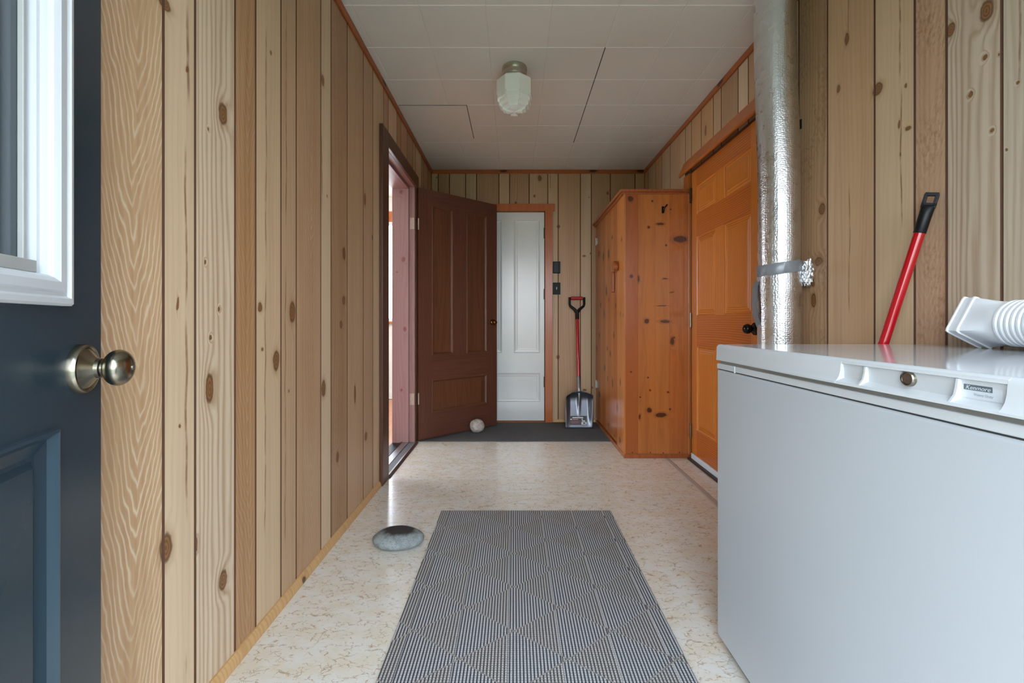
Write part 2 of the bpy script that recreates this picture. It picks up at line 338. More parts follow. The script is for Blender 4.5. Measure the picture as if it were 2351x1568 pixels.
# sheet vinyl with fine brown veins
t = NT('veined_vinyl'); o = t.obj(); p = t.xyz(o)
q = t.comb(p[0], t.math('MULTIPLY', p[1], 1.6), 0)
w = t.vmath('ADD', t.vmath('MULTIPLY', q, (1, 1, 0)), t.vmath('MULTIPLY', t.noise(q, 34, 3, .6, col=True), (.045, .045, 0)))
e1 = t.voro(w, 37, 'DISTANCE_TO_EDGE'); e2 = t.voro(t.vmath('ADD', w, (3.3, 1.7, 0)), 17, 'DISTANCE_TO_EDGE')
m1 = t.maprange(t.noise(q, 26, 3, .6), .47, .60); m2 = t.maprange(t.noise(t.vmath('ADD', q, (7, 3, 0)), 20, 3, .6), .50, .62)
v1 = t.math('MULTIPLY', t.maprange(e1, .012, .06, 1, 0), m1); v2 = t.math('MULTIPLY', t.maprange(e2, .006, .04, 1, 0), m2)
vein = t.math('MAXIMUM', v1, v2)
base = t.mix(t.maprange(t.noise(q, 9, 4, .6), .35, .65), srgb(232, 229, 222), srgb(228, 219, 202))
base = t.mix(t.math('MULTIPLY', t.maprange(t.noise(t.vmath('ADD', q, (2, 9, 0)), 22, 3, .6), .55, .72), .35), base, srgb(222, 202, 160))
col = t.mix(t.math('MULTIPLY', vein, .68), base, srgb(170, 130, 86))
t.set(Base_Color=col, Roughness=.24, Coat_Weight=.3, Coat_Roughness=.1); t.bump(t.noise(o, 70, 3), .3, .0012); M['vinyl'] = t.mat

# ribbed mat: ribs along the room, twisted yarn, diamond blocks
t = NT('ribbed_mat'); o = t.obj(); p = t.xyz(o)
a = t.math('DIVIDE', t.math('ADD', p[1], t.math('MULTIPLY', p[0], .73)), .2235)
b = t.math('DIVIDE', t.math('SUBTRACT', p[1], t.math('MULTIPLY', p[0], .73)), .2235)
ca = t.math('FLOOR', a); cb = t.math('FLOOR', b); par = t.math('FLOORED_MODULO', t.math('ADD', ca, cb), 2)
hx = t.math('FLOOR', t.math('DIVIDE', t.math('ADD', p[0], .017), .153)); par2 = t.math('FLOORED_MODULO', t.math('ADD', hx, par), 2)
jx = t.math('ADD', p[0], t.math('MULTIPLY', par2, .0048))
yy = t.math('ADD', t.math('MULTIPLY', p[1], 780), t.math('MULTIPLY', t.math('SINE', t.math('MULTIPLY', p[0], 2*PI/.0096)), 1.2))
rib = t.math('ADD', t.math('MULTIPLY', t.math('SINE', t.math('MULTIPLY', jx, 2*PI/.0096)), .5), .5)
twill = t.math('ADD', t.math('MULTIPLY', t.math('SINE', yy), .5), .5)
fa = t.math('ABSOLUTE', t.math('SUBTRACT', t.math('FRACT', a), .5)); fb = t.math('ABSOLUTE', t.math('SUBTRACT', t.math('FRACT', b), .5))
line = t.math('MAXIMUM', t.maprange(fa, .480, .492), t.maprange(fb, .480, .492))
dk = t.mix(par2, srgb(50, 54, 62), srgb(66, 66, 68)); lt = t.mix(par2, srgb(208, 208, 211), srgb(198, 195, 192))
f = t.math('MULTIPLY', t.maprange(rib, .18, .62), t.math('ADD', .72, t.math('MULTIPLY', twill, .28)))
col = t.mix(f, dk, lt)
col = t.mix(t.math('MULTIPLY', line, .65), col, t.mix(twill, srgb(110, 104, 100), srgb(186, 180, 172)))
col = t.mix(t.math('MULTIPLY', t.noise(o, 90, 3), .3), col, srgb(120, 114, 110))
t.set(Base_Color=col, Roughness=.85); t.bump(t.math('ADD', rib, t.math('MULTIPLY', twill, .35)), .7, .0025); M['mat'] = t.mat

t = NT('dark_carpet'); o = t.obj(); p = t.xyz(o)
n = t.noise(o, 260, 2, .7); n2 = t.noise(o, 8, 3); st = t.math('SINE', t.math('MULTIPLY', p[0], 700))
c = t.mix(n, srgb(66, 68, 70), srgb(120, 122, 124)); c = t.mix(t.math('MULTIPLY', n2, .35), c, srgb(70, 72, 74)); c = t.mix(t.maprange(st, -1, 1, 0, .15), c, srgb(50, 50, 52))
t.set(Base_Color=c, Roughness=.95); t.bump(n, .8, .003); M['carpet'] = t.mat

# quilted foil
t = NT('quilted_foil'); o = t.obj(); p = t.xyz(o)
q = t.vmath('ADD', o, t.vmath('MULTIPLY', t.noise(o, 40, 2, col=True), (.003, .003, .003)))
v = t.voro(q, 130, 'F1', rnd=.5); n = t.noise(o, 25, 3); n3 = t.noise(t.comb(t.math('MULTIPLY', p[0], 60), t.math('MULTIPLY', p[1], 60), t.math('MULTIPLY', p[2], 3)), 1, 2)
t.set(Base_Color=srgb(222, 224, 226), Metallic=1.0, Roughness=t.maprange(n, .3, .7, .26, .34))
t.bump(t.math('ADD', t.math('MULTIPLY', v, -1.0), t.math('MULTIPLY', n3, 1.0)), .8, .0011); M['foil'] = t.mat

# opal glass shade
t = NT('opal_glass'); t.set(Base_Color=srgb(246, 250, 245), Roughness=.2, Subsurface_Weight=.25, Subsurface_Scale=.03)
t.bsdf.inputs['Subsurface Radius'].default_value = (.5, .5, .5); M['opal'] = t.mat
# stones
def stone_mat(name, a, b, c, patch=None):
    t = NT(name); o = t.obj(); n = t.noise(o, 38, 4, .65); n2 = t.noise(o, 300, 2, .6)
    col = t.mix(t.maprange(n, .35, .65), a, b); col = t.mix(t.math('MULTIPLY', t.maprange(n2, .5, .66), .5), col, c)
    if patch:
        p = t.xyz(o); d = t.vmath('LENGTH', t.vmath('MULTIPLY', t.vmath('ADD', o, (-patch[0], -patch[1], 0)), (1/patch[2], 1/patch[3], 0)))
        d = t.math('ADD', d, t.math('MULTIPLY', t.math('SUBTRACT', t.noise(o, 26, 3), .5), .9))
        k = t.math('MULTIPLY', t.maprange(d, .6, 1.15, 1, 0), t.maprange(p[2], -.002, .010))
        col = t.mix(t.math('MULTIPLY', k, .95), col, srgb(38, 32, 27))
    t.set(Base_Color=col, Roughness=.75); t.bump(n2, .25, .001); return t.mat
M['stone_white'] = stone_mat('speckled_white_stone', srgb(206, 198, 190), srgb(168, 160, 152), srgb(110, 104, 98))
M['stone_grey'] = stone_mat('grey_beach_stone', srgb(150, 158, 158), srgb(124, 130, 130), srgb(84, 84, 80), (.006, .000, .080, .054))
# glazing
t = NT('window_glass'); t.set(Base_Color=(1, 1, 1, 1), Roughness=.0, Transmission_Weight=1.0, IOR=1.1); M['glass'] = t.mat
t = NT('tinted_door_glass'); t.set(Base_Color=srgb(70, 84, 94), Roughness=.12, Transmission_Weight=.25); M['door_glass'] = t.mat

# ------------------------------------------------------------------ boards in a plane
def boards(name, us, v0, v1, place, mat, gmat, tints, chrs, gw=.004, gd=.003, hole=None, parent=None, back=None, loc=None, backmat=None):
    """vertical boards between the edges us; place(u, v, d) -> point, d = outward depth; hole = (u0, u1, vtop)"""
    vs, fs, mi, uvp, uvg, col, chc, cath = [], [], [], [], [], [], [], []
    def quad(pts, m, goff, tc, cc, ab=(0, 1)):
        b = len(vs)
        for (u, v, d) in pts:
            vs.append(place(u, v, d)); uvp.append((u, v)); uvg.append((u+goff[0], v+goff[1])); col.append(tc); chc.append(cc); cath.append((5+(u-(ab[0]*.40+ab[1]*.60))/.1, 0, 0, 1))
        fs.append((b, b+1, b+2, b+3)); mi.append(m)
    for i in range(len(us)-1):
        a, b = us[i], us[i+1]
        tc = tints[i % len(tints)]; cc = chrs[i % len(chrs)]; rr = random.Random(i*31+len(name)); go = (rr.uniform(0, 20), rr.uniform(0, 20))
        cuts = [a, b]
        if hole: cuts += [h for h in hole[:2] if a+1e-4 < h < b-1e-4]
        cuts.sort()
        for c0, c1 in zip(cuts[:-1], cuts[1:]):
            lo = v0
            if hole and hole[0]-1e-4 <= (c0+c1)/2 <= hole[1]+1e-4: lo = hole[2]
            x0 = c0+gw if c0 == a else c0; x1 = c1-gw if c1 == b else c1
            quad([(x0,lo,0),(x1,lo,0),(x1,v1,0),(x0,v1,0)], 0, go, tc, cc, (a, b))
            if c0 == a: quad([(a,lo,-gd),(x0,lo,0),(x0,v1,0),(a,v1,-gd)], 1, go, tc, cc)
            if c1 == b: quad([(x1,lo,0),(b,lo,-gd),(b,v1,-gd),(x1,v1,0)], 1, go, tc, cc)
    if back:
        for (u0, u1, w0, w1) in back:                              # the solid behind the boards
            d0, d1 = -gd-.0005, -back_t
            P8 = [place(u, v, d) for d in (d0, d1) for (u, v) in ((u0, w0), (u1, w0), (u1, w1), (u0, w1))]
            b0 = len(vs)
            for k, pnt in enumerate(P8): vs.append(pnt); uvp.append((0, 0)); uvg.append((0, 0)); col.append((.6,.5,.4,1)); chc.append((.3,0,0,1)); cath.append((0,0,0,1))
            for f in ((0,1,2,3),(4,7,6,5),(0,4,5,1),(1,5,6,2),(2,6,7,3),(3,7,4,0)): fs.append(tuple(b0+k for k in f)); mi.append(2 if f == (4,7,6,5) else 1)
    me = bpy.data.meshes.new(name); o0 = Vector(loc) if loc else Vector((0, 0, 0))
    me.from_pydata([Vector(v)-o0 for v in vs], [], fs); me.materials.append(mat); me.materials.append(gmat); me.materials.append(backmat or M['plaster'])
    me.uv_layers.new(name='pos'); me.uv_layers.new(name='grain')
    me.color_attributes.new('tint', 'FLOAT_COLOR', 'CORNER'); me.color_attributes.new('chr', 'FLOAT_COLOR', 'CORNER'); me.color_attributes.new('cath', 'FLOAT_COLOR', 'CORNER')
    for p in me.polygons:
        p.material_index = mi[p.index]
        for li in p.loop_indices:
            vi = me.loops[li].vertex_index
            me.uv_layers['pos'].data[li].uv = uvp[vi]; me.uv_layers['grain'].data[li].uv = uvg[vi]
            me.color_attributes['tint'].data[li].color = col[vi]; me.color_attributes['chr'].data[li].color = chc[vi]; me.color_attributes['cath'].data[li].color = cath[vi]
    o = bpy.data.objects.new(name, me); C.objects.link(o); o.location = o0
    if parent is not None: o.parent = parent
    return o
back_t = .11
def T(r, g, b): k = srgb(r, g, b); return (k[0], k[1], k[2], 1)
def CH(c, g=0, b=0): return (c, g, b, 1)
# tints multiply a light wood: bright / pale / grey / orange / brown
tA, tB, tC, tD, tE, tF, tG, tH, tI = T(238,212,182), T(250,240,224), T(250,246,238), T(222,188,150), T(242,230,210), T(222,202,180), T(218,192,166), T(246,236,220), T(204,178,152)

DL0, DL1, DLT = 2.66, 3.45, 2.03                                    # doorway on the left
DR0, DR1, DRT = 2.165, 3.04, 2.00                                   # pine door on the right
gl = [375,448,539.5,587,645,680,736.5,760,797,834,856]
us = [-.10,.09,.27,.37,.52,.62,.79]+[LY(x) for x in gl]
us += [2.62,2.72,2.92,3.02,3.20,3.38,3.48,3.69,3.79,3.97]+[WB]
tl = [tE,tC,tD,tE,tF,tB]+[T(232,208,182),tB,tC,T(210,178,142),tE,tF,tG,tH,tI,tF,tF]+[tE,tG,tB,tD,tG,tI,tF,tB,tG,tF,tG]
cl = [CH(.5),CH(.6),CH(.2),CH(.5),CH(.2),CH(.3)]+[CH(.2,1),CH(.14),CH(.62),CH(.35,.25),CH(.14),CH(.2),CH(.22,.32),CH(.14),CH(.4,.15,.5),CH(.25),CH(.2)]+[CH(.2)]*11
o = boards('wall_left', us, 0, HC, lambda u, v, d: (WL+d, u, v), M['panel_left'], M['groove'], tl, cl, hole=(DL0, DL1, DLT),
    back=[(-.10,DL0,0,HC),(DL0,DL1,DLT,HC),(DL1,WB+.11,0,HC)])
tag(o, 'long left wall of vertical knotty wood panelling with a doorway', 'wall', kind='structure')
gr = [1900,2008,2100,2173,2300]
ur = [-.10,.05,.27,.37,.52,.62,.74,.86,.96]+[1.11][:0]+sorted(RY(x) for x in gr)+[1.90,2.08]
ur = ur[:9]+ur[9:]
ur += [RY(x) for x in (1718,1694.6,1655.8,1637.8,1610,1587.5,1573.6,1538.8,1519.6,1505,1488)]+[WB]
ur = sorted(set(round(x, 4) for x in ur))
ur2 = [ur[0]]
for x in ur[1:]:
    if x-ur2[-1] > .06: ur2.append(x)
ur2[-1] = WB
nR = len(ur2)-1
def pickR(i):
    m = .5*(ur2[i]+ur2[i+1])
    if RY(2300) < m < RY(2173): return T(232,232,230), CH(.62)
    if m < RY(2300) and m > RY(2300)-.12: return T(230,232,232), CH(.35)
    if RY(2173) < m < RY(2100): return T(222,198,180), CH(.3,.2,.9)
    if RY(2100) < m < RY(2008): return T(244,232,212), CH(.12)
    if RY(2008) < m < RY(1900): return T(232,208,180), CH(.16)
    if RY(1900) < m < 1.9: return T(214,190,164), CH(.45,.1,.9)
    r = random.Random(i); return r.choice([tE,tG,tB,tF,tI,tD,tF]), CH(r.uniform(.1,.4))
pr = [pickR(i) for i in range(nR)]
o = boards('wall_right', ur2, 0, HC, lambda u, v, d: (WR-d, u, v), M['panel_right'], M['groove'], [a for a, b in pr], [b for a, b in pr], hole=(DR0, DR1, DRT),
    back=[(-.10,DR0,0,HC),(DR0,DR1,DRT,HC),(DR1,WB+.11,0,HC)])
tag(o, 'right wall of vertical knotty wood panelling behind the freezer and duct', 'wall', kind='structure')
DB0, DB1, DBT = -.47, .292, 2.006                                   # white door at the back
ub = [WL]+[bw(x,0)[0] for x in (1006,1032,1069,1094,1145.5,1170,1215,1257.7,1281.6,1332.6,1357.5,1401.3,1458)]+[WR]
tb_dim = [T(226,216,194),tI,tF,T(222,210,186),tI,tF,tI,tF,T(224,208,186),tG,T(228,214,194),tI,tI,tG]; cb_ = [CH(v) for v in (.2,.2,.3,.2,.3,.15,.5,.3,.15,.3,.1,.2,.2,.2)]  # darker tints: the dimmer light at this end is put into the boards
o = boards('wall_back', ub, 0, HC, lambda u, v, d: (u, WB-d, v), M['panel_back'], M['groove'], tb_dim, cb_, hole=(DB0, DB1, DBT),
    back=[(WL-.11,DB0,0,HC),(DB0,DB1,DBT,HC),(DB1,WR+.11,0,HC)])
tag(o, 'back wall of knotty wood panelling around the white door', 'wall', kind='structure')
# front wall behind the camera: entry doorway and a window over the freezer
FX0, FX1, FT = -.41, .53, 2.06; WX0, WX1, WZ0, WZ1 = .66, 1.16, 1.02, 2.0
m = MB(); y0, y1 = -.22, -.10
m.box((WL-.11,y0,0),(FX0,y1,HC)).box((FX0,y0,FT),(FX1,y1,HC)).box((FX1,y0,0),(WX0,y1,HC)).box((WX0,y0,0),(WX1,y1,WZ0)).box((WX0,y0,WZ1),(WX1,y1,HC)).box((WX1,y0,0),(WR+.11,y1,HC))
tag(m.build('wall_front', M['panel_left']), 'front wall with the entry doorway the picture is taken from', 'wall', kind='structure')

# floor
m = MB(); m.box((WL-.008,-.22,-.06),(WR+.11,3.478,0)).box((WL-.008,3.478,-.06),(WR+.11,WB+.11,-.002))
tag(m.build('floor', M['vinyl']), 'cream sheet vinyl floor with fine brown veins', 'floor', kind='structure')
m = MB(); m.box((WL+.005,3.478,-.002),(WR-.005,WB-.002,.004))
tag(m.build('floor_carpet', M['carpet']), 'dark grey carpet strip across the back end of the floor', 'carpet', kind='structure')

# ceiling: 30 cm tiles with bevelled joints
m = MB(); sx = [WL]+[.48+.305*k for k in range(-4, 3) if WL+.02 < .48+.305*k < WR-.02]+[WR]; sy = [-.22]+[2.289+.305*k for k in range(-8, 7) if -.18 < 2.289+.305*k < WB-.03]+[WB]
hx0, hx1, hy0, hy1 = WL+.02, -.317, 2.903, 3.42
for i in range(len(sx)-1):
    for j in range(len(sy)-1):
        a, b, c, d = sx[i], sx[i+1], sy[j], sy[j+1]
        g = .0026; e = .0022
        darkx = abs(b-.48) < .01 and 2.2 < (c+d)/2 < 3.45
        darkx0 = abs(a-.48) < .01 and 2.2 < (c+d)/2 < 3.45
        vs = [(a,c,HC+e),(b,c,HC+e),(b,d,HC+e),(a,d,HC+e),(a+g,c+g,HC),(b-g,c+g,HC),(b-g,d-g,HC),(a+g,d-g,HC)]
        m.add(vs, [(4,5,6,7)], 0); m.add(vs, [(0,1,5,4)], 1); m.add(vs, [(2,3,7,6)], 1)
        m.add(vs, [(1,2,6,5)], 2 if darkx else 0); m.add(vs, [(3,0,4,7)], 2 if darkx0 else 0)
m.box((WL-.11,-.22,HC+.003),(WR+.11,WB+.11,HC+.08))
tag(m.build('ceiling', [M['ceiling'], M['ceil_highlight'], M['ceil_dark']], recalc=False), 'painted ceiling of square fibre tiles with faint joints', 'ceiling', kind='structure')
hh = MB(); hh.box((hx0,hy0,HC-.0035),(hx1,hy1,HC+.001))
ho = hh.build('ceiling_hatch', M['ceiling'], bevel=.001); tag(ho, 'square access hatch panel cut in the ceiling near the left doorway', 'hatch', kind='structure')
g = MB()
for a, b in (((hx0-.004,hy1,0),(hx1+.004,hy1+.004,0)), ((hx0-.004,hy0-.003,0),(hx1+.004,hy0,0)), ((hx1,hy0,0),(hx1+.004,hy1,0))):
    g.box((a[0],a[1],HC-.0012),(b[0],b[1],HC+.001))
g.build('hatch_joint', M['ceil_dark'], ho)

# crown trim and baseboards
def trim(n, a, b, mat, label, name='trim_%d'):
    m = MB(); m.box(a, b); return tag(m.build(name % n if '%' in name else name, mat, bevel=.004), label, 'trim', kind='structure')
cz = HC-.038
trim(1, (WL,-.1,cz), (WL+.012,WB-.012,HC-.0005), M['trim_red'], 'orange stained crown strip along the top of the left wall')
trim(2, (WR-.012,-.1,cz), (WR,WB-.012,HC-.0005), M['trim_red'], 'orange stained crown strip along the top of the right wall')
trim(3, (WL,WB-.012,cz), (WR,WB,HC-.0005), M['trim_red'], 'orange stained crown strip across the back wall')
m = MB(); prof = [(0,.032),(.004,.031),(.009,.026),(.013,.018),(.015,.008),(.015,0),(0,0)]
m.prism([(WL+a,-.1,z) for a, z in prof], (0, DL0-.13+.1, 0))
tag(m.build('baseboard_left', M['quarter']), 'narrow pine moulding along the foot of the left wall', 'baseboard', kind='structure')
m = MB(); m.box((.375,WB-.010,.004),(.78,WB,.030)); m2 = m.build('baseboard_back', M['quarter'], bevel=.003); tag(m2, 'short moulding at the foot of the back wall behind the shovel', 'baseboard', kind='structure')

# left doorway: dark casing, red jamb, threshold
m = MB(); cx = WL+.022
m.box((WL,DL0-.125,0),(cx,DL0,2.115)); m.box((WL,DL0,2.025),(cx,DL1+.045,2.115)); m.box((WL,DL1+.02,.0),(WL+.008,DL1+.045,2.025))
tag(m.build('trim_4', M['dark_trim'], bevel=.003), 'dark brown stained casing around the left doorway', 'trim', kind='structure')
JX = WL-.175
m = MB()
m.box((JX,DL1-.003,0),(WL-.0005,DL1+.02,DLT+.01)); m.box((JX,DL1-.020,0),(WL-.045,DL1,DLT)); m.box((JX,DL0,DLT-.005),(WL,DL1,DLT+.015)); m.box((JX,DL0,DLT-.024),(WL-.045,DL1,DLT-.005)); m.box((JX,DL0-.02,0),(WL-.001,DL0+.003,DLT))
tag(m.build('trim_5', M['jamb'], bevel=.002), 'red stained wooden jamb lining the left doorway', 'trim', kind='structure')
m = MB(); m.box((WL-.175,DL0,-.01),(WL-.10,DL1-.014,.004),1); m.box((WL-.10,DL0,-.01),(WL-.045,DL1-.014,.010),0); m.box((WL-.045,DL0,-.01),(WL-.002,DL1,.006),2)
m.add([(WL-.002,DL0,.006),(WL+.014,DL0,.013),(WL+.030,DL0,.001),(WL-.002,DL1,.006),(WL+.014,DL1,.013),(WL+.030,DL1,.001),(WL-.002,DL0,0),(WL-.002,DL1,0)], [(0,1,4,3),(1,2,5,4),(0,6,2,1),(3,4,5,7)], 0)
m.box((WL-.1015,DL0,.004),(WL-.096,DL1-.014,.014),1)
tag(m.build('door_sill', [M['alu'], M['black'], plain('sill_rubber', srgb(104,104,108), .6)]), 'aluminium and grey threshold strip in the left doorway', 'threshold', kind='structure')
# ------------------------------------------------------------------ doors
def nest(m, x0, x1, z0, z1, prof, y=0.0, s=1, mis=0, fill=True, mfill=None):
    """nested rectangles; prof = [(inset, depth)], depth goes INTO the leaf (+y when s = 1)"""
    vs = []
    for (i, d) in prof:
        vs += [(x0+i, y+s*d, z0+i), (x1-i, y+s*d, z0+i), (x1-i, y+s*d, z1-i), (x0+i, y+s*d, z1-i)]
    n = len(prof)
    for k in range(n-1):
        for q in range(4):
            a = k*4+q; b = k*4+(q+1) % 4
            mi = mis[k] if isinstance(mis, (list, tuple)) else mis
            m.add([vs[a], vs[b], vs[b+4], vs[a+4]], [(0,1,2,3)], mi, False, q in (0, 2))
    if fill: m.add(vs[-4:], [(0,1,2,3)], mfill if mfill is not None else 0)
def panel_face(m, W_, z0, z1, panels, prof, y, s, mv=0, mh=0, mp=0, mm=None):
    xs = sorted(set([0, W_]+[round(p[k], 4) for p in panels for k in (0, 1)])); zs = sorted(set([z0, z1]+[round(p[k], 4) for p in panels for k in (2, 3)]))
    L = min(p[0] for p in panels); R = max(p[1] for p in panels)
    for i in range(len(xs)-1):
        for j in range(len(zs)-1):
            cx_, cz_ = (xs[i]+xs[i+1])/2, (zs[j]+zs[j+1])/2
            if any(p[0] < cx_ < p[1] and p[2] < cz_ < p[3] for p in panels): continue
            hor = L < cx_ < R and not any(p[2] < cz_ < p[3] for p in panels)
            m.add([(xs[i],y,zs[j]),(xs[i+1],y,zs[j]),(xs[i+1],y,zs[j+1]),(xs[i],y,zs[j+1])], [(0,1,2,3)], mh if hor else mv, False, hor)
    for p in panels: nest(m, *p[:4], prof=p[4] if len(p) > 4 else prof, y=y, s=s, mis=mm if mm is not None else mp, mfill=mp)
def leaf(W_, z0, z1, th, panels, prof, mv=0, mh=0, mp=0, mm=None, backpanels=True):
    m = MB(); panel_face(m, W_, z0, z1, panels, prof, 0, 1, mv, mh, mp, mm)
    bp = [p[:4] for p in panels]
    if backpanels: panel_face(m, W_, z0, z1, bp, prof, th, -1, mv, mh, mp, mm)
    else: m.add([(0,th,z0),(W_,th,z0),(W_,th,z1),(0,th,z1)], [(3,2,1,0)], mv)
    m.add([(0,0,z0),(0,th,z0),(0,th,z1),(0,0,z1)], [(0,1,2,3)], mv); m.add([(W_,0,z0),(W_,th,z0),(W_,th,z1),(W_,0,z1)], [(3,2,1,0)], mv)
    m.add([(0,0,z0),(W_,0,z0),(W_,th,z0),(0,th,z0)], [(0,1,2,3)], mv); m.add([(0,0,z1),(W_,0,z1),(W_,th,z1),(0,th,z1)], [(3,2,1,0)], mv)
    return m
def knob(parent, x, z, mat_r, mat_k, R=.033, neck=.012, ball=.025, length=.062, y0=0.0, s=-1, rose=None, name='knob', sq=.9):
    m = MB(); h = ball*sq; c = y0+s*(length-h)
    q = [(.002, y0), (R, y0), (R, y0+s*.007), (R*.95, y0+s*.0105), (R*.88, y0+s*.0110), (R*.84, y0+s*.0090), (neck*2.0, y0+s*.0120), (neck*1.5, y0+s*.0165), (neck*1.15, y0+s*.022), (neck*1.1, y0+s*(length-2*h+.001)-s*.003), (neck*.85, y0+s*(length-2*h+.001)-s*.002)]
    for k in range(0, 17):
        a = PI*(.13+.87*k/16); q.append((max(.0005, ball*math.sin(a)), c-s*h*math.cos(a)))
    m.lathe(q, 48, (x, 0, z), 'y'); return m.build(name, mat_k, parent, sharp=30)

# brown door, open into the room
W1 = .804
P1 = empty('door_1', (-.760, 3.468, 0), math.radians(41.45)); tag(P1, 'open brown painted four panel door leaning toward the back wall', 'door', kind='structure')
mould = [(0, 0), (.003, -.003), (.009, -.004), (.013, .001), (.019, .006), (.021, .009), (.024, .010)]
m = leaf(W1, .012, 2.03, .035, [(.122,.332,.683,1.91),(.467,.693,.683,1.91),(.122,.693,.216,.487)], mould, 0, 0, 1)
m.build('leaf', [M['brown_door'], M['brown_panel']], P1)
knob(P1, .752, .952, None, M['brass'], R=.026, neck=.009, ball=.024, length=.055, name='knob')
knob(P1, .752, .952, None, M['brass'], R=.026, neck=.009, ball=.024, length=.055, y0=.035, s=1, name='knob')
for z in (1.735, .345):
    m = MB(); m.tube([(-.003, -.006, z-.045), (-.003, -.006, z+.045)], .005, 12)
    ca, sa = math.cos(math.radians(41.45)), math.sin(math.radians(41.45))
    pl = [((x-(-.760))*ca+(y-3.468)*sa, -(x-(-.760))*sa+(y-3.468)*ca, zz) for x, y, zz in ((WL-.038,3.4465,z-.045),(WL-.003,3.4465,z-.045),(WL-.003,3.4465,z+.045),(WL-.038,3.4465,z+.045))]
    q1 = (Vector((0, -1, 0)))
    m.prism(pl, (-.002*sa, -.002*ca, 0)); m.build('hinge', M['hinge_paint'], P1)
m = MB(); m.box((W1, .006, .90), (W1+.0015, .029, .99)); m.build('latch_plate', M['brass'], P1)

# white door at the back
P2 = empty('door_2', (DB0+.004, WB+.012, 0), 0); tag(P2, 'closed white painted four panel door in the back wall', 'door', kind='structure')
W2 = DB1-DB0-.008
def tx(x): return (x-1180)*WB/1000-(DB0+.004)
m2p = [(0, 0), (.004, -.002), (.008, .003), (.015, .004), (.018, .0075), (.030, .008), (.034, .0105), (.040, .0108)]
m = leaf(W2, .015, 2.0, .035, [(.09, tx(1152.5), .66, 1.925), (tx(1179.7), tx(1240), .66, 1.925), (.09, tx(1241), .195, .47)], m2p)
m.build('leaf', M['white_door'], P2)
for z in (1.80, 1.22, .385):
    m = MB(); m.tube([(W2+.001, -.006, z-.05), (W2+.001, -.006, z+.05)], .006, 12); m.build('hinge', M['hinge_dark'], P2)
knob(P2, .045, .95, None, M['brass'], R=.026, neck=.009, ball=.024, length=.055)
m = MB(); a, b = DB1+.003, DB1+.073
m.box((a, WB-.02, .004), (b, WB, 2.012)); m.box((DB0-.073, WB-.02, .004), (DB0-.003, WB, 2.012)); m.box((DB0-.095, WB-.024, 2.007), (DB1+.094, WB, 2.072))
tag(m.build('trim_6', M['fir_trim'], bevel=.002), 'orange wooden casing with a wider head around the white door', 'trim', kind='structure')
m = MB(); m.box((DB0-.003,WB,0),(DB0+.001,WB+.10,2.01)).box((DB1-.001,WB,0),(DB1+.003,WB+.10,2.01)).box((DB0,WB,2.003),(DB1,WB+.10,2.01)).box((DB0,WB+.06,0),(DB1,WB+.1,2.01)).box((DB0,WB-.001,-.004),(DB1,WB+.06,.010))
tag(m.build('trim_7', M['fir_trim']), 'wooden lining behind the white door', 'trim', kind='structure')

# orange fir six panel door on the right wall (local x runs toward the camera)
P3 = empty('door_3', (WR-.004, DR1-.006, 0), -PI/2); tag(P3, 'orange stained fir six panel door in the right wall', 'door', kind='structure')
W3 = DR1-DR0-.012
def dx(x): return (DR1-.006)-(WR-.004)*1000/(x-1180)
pa, pb, pc, pd = .082, dx(1642), dx(1661.5), dx(1724)
raise_ = [(0, 0), (.004, .003), (.010, .009), (.014, .010), (.040, .003), (.043, .0035)]
m = leaf(W3, .045, 1.992, .035, [(pa,pb,.22,.79),(pc,pd,.22,.79),(pa,pb,1.00,1.535),(pc,pd,1.00,1.535),(pa,pb,1.685,1.875),(pc,pd,1.685,1.875)], raise_, 0, 1, 0)
m.build('leaf', [M['fir'], M['fir_h']], P3)
knob(P3, dx(1736), .922, None, M['black_knob'], R=.033, neck=.011, ball=.026, length=.068)
for z in (1.84, .97, .20):
    m = MB(); m.tube([(-.004, -.007, z-.05), (-.004, -.007, z+.05)], .007, 12); m.box((-.016, -.002, z-.045), (-.004, .0, z+.045)); m.build('hinge', M['hinge_dark'] if z > 1.5 else M['nickel_dark'], P3)
m = MB(); m.box((.004, -.008, .006), (W3-.004, .0, .048)); m.build('door_sweep', M['white_frame'], P3, bevel=.002)
m = MB(); X0 = WR-.02
m.box((X0, DR1+.015, 0), (WR, DR1+.10, 1.995)); m.box((X0, DR0-.10, 0), (WR, DR0-.015, 2.10), 0)
# head board: leans out at the bottom, open end visible
y0, y1 = DR0-.02, DR1+.125
m.prism([(WR, y0, 2.10), (WR-.010, y0, 2.105), (WR-.048, y0, 2.012), (WR-.046, y0, 2.002), (WR-.036, y0, 2.000), (WR-.004, y0, 2.085)], (0, y1-y0, 0), 1)
tag(m.build('trim_8', [M['fir_trim'], M['fir_trim']], bevel=.0015), 'orange wooden casing and slanted head board around the fir door', 'trim', kind='structure')
m = MB(); m.box((WR-.001,DR1-.002,0),(WR+.10,DR1+.02,2.01)).box((WR-.001,DR0-.02,0),(WR+.10,DR0+.002,2.01)).box((WR-.001,DR0,1.996),(WR+.10,DR1,2.01)).box((WR+.045,DR0,0),(WR+.1,DR1,2.0))
tag(m.build('trim_9', M['dark_trim']), 'dark jamb around the orange fir door', 'trim', kind='structure')
m = MB(); m.box((WR-.035, DR0, -.002), (WR-.004, DR1, .012)); tag(m.build('door_sill', plain('dark_bronze_sill', srgb(60,44,36), .45, .3), bevel=.003), 'dark threshold bar under the orange fir door', 'threshold', kind='structure')
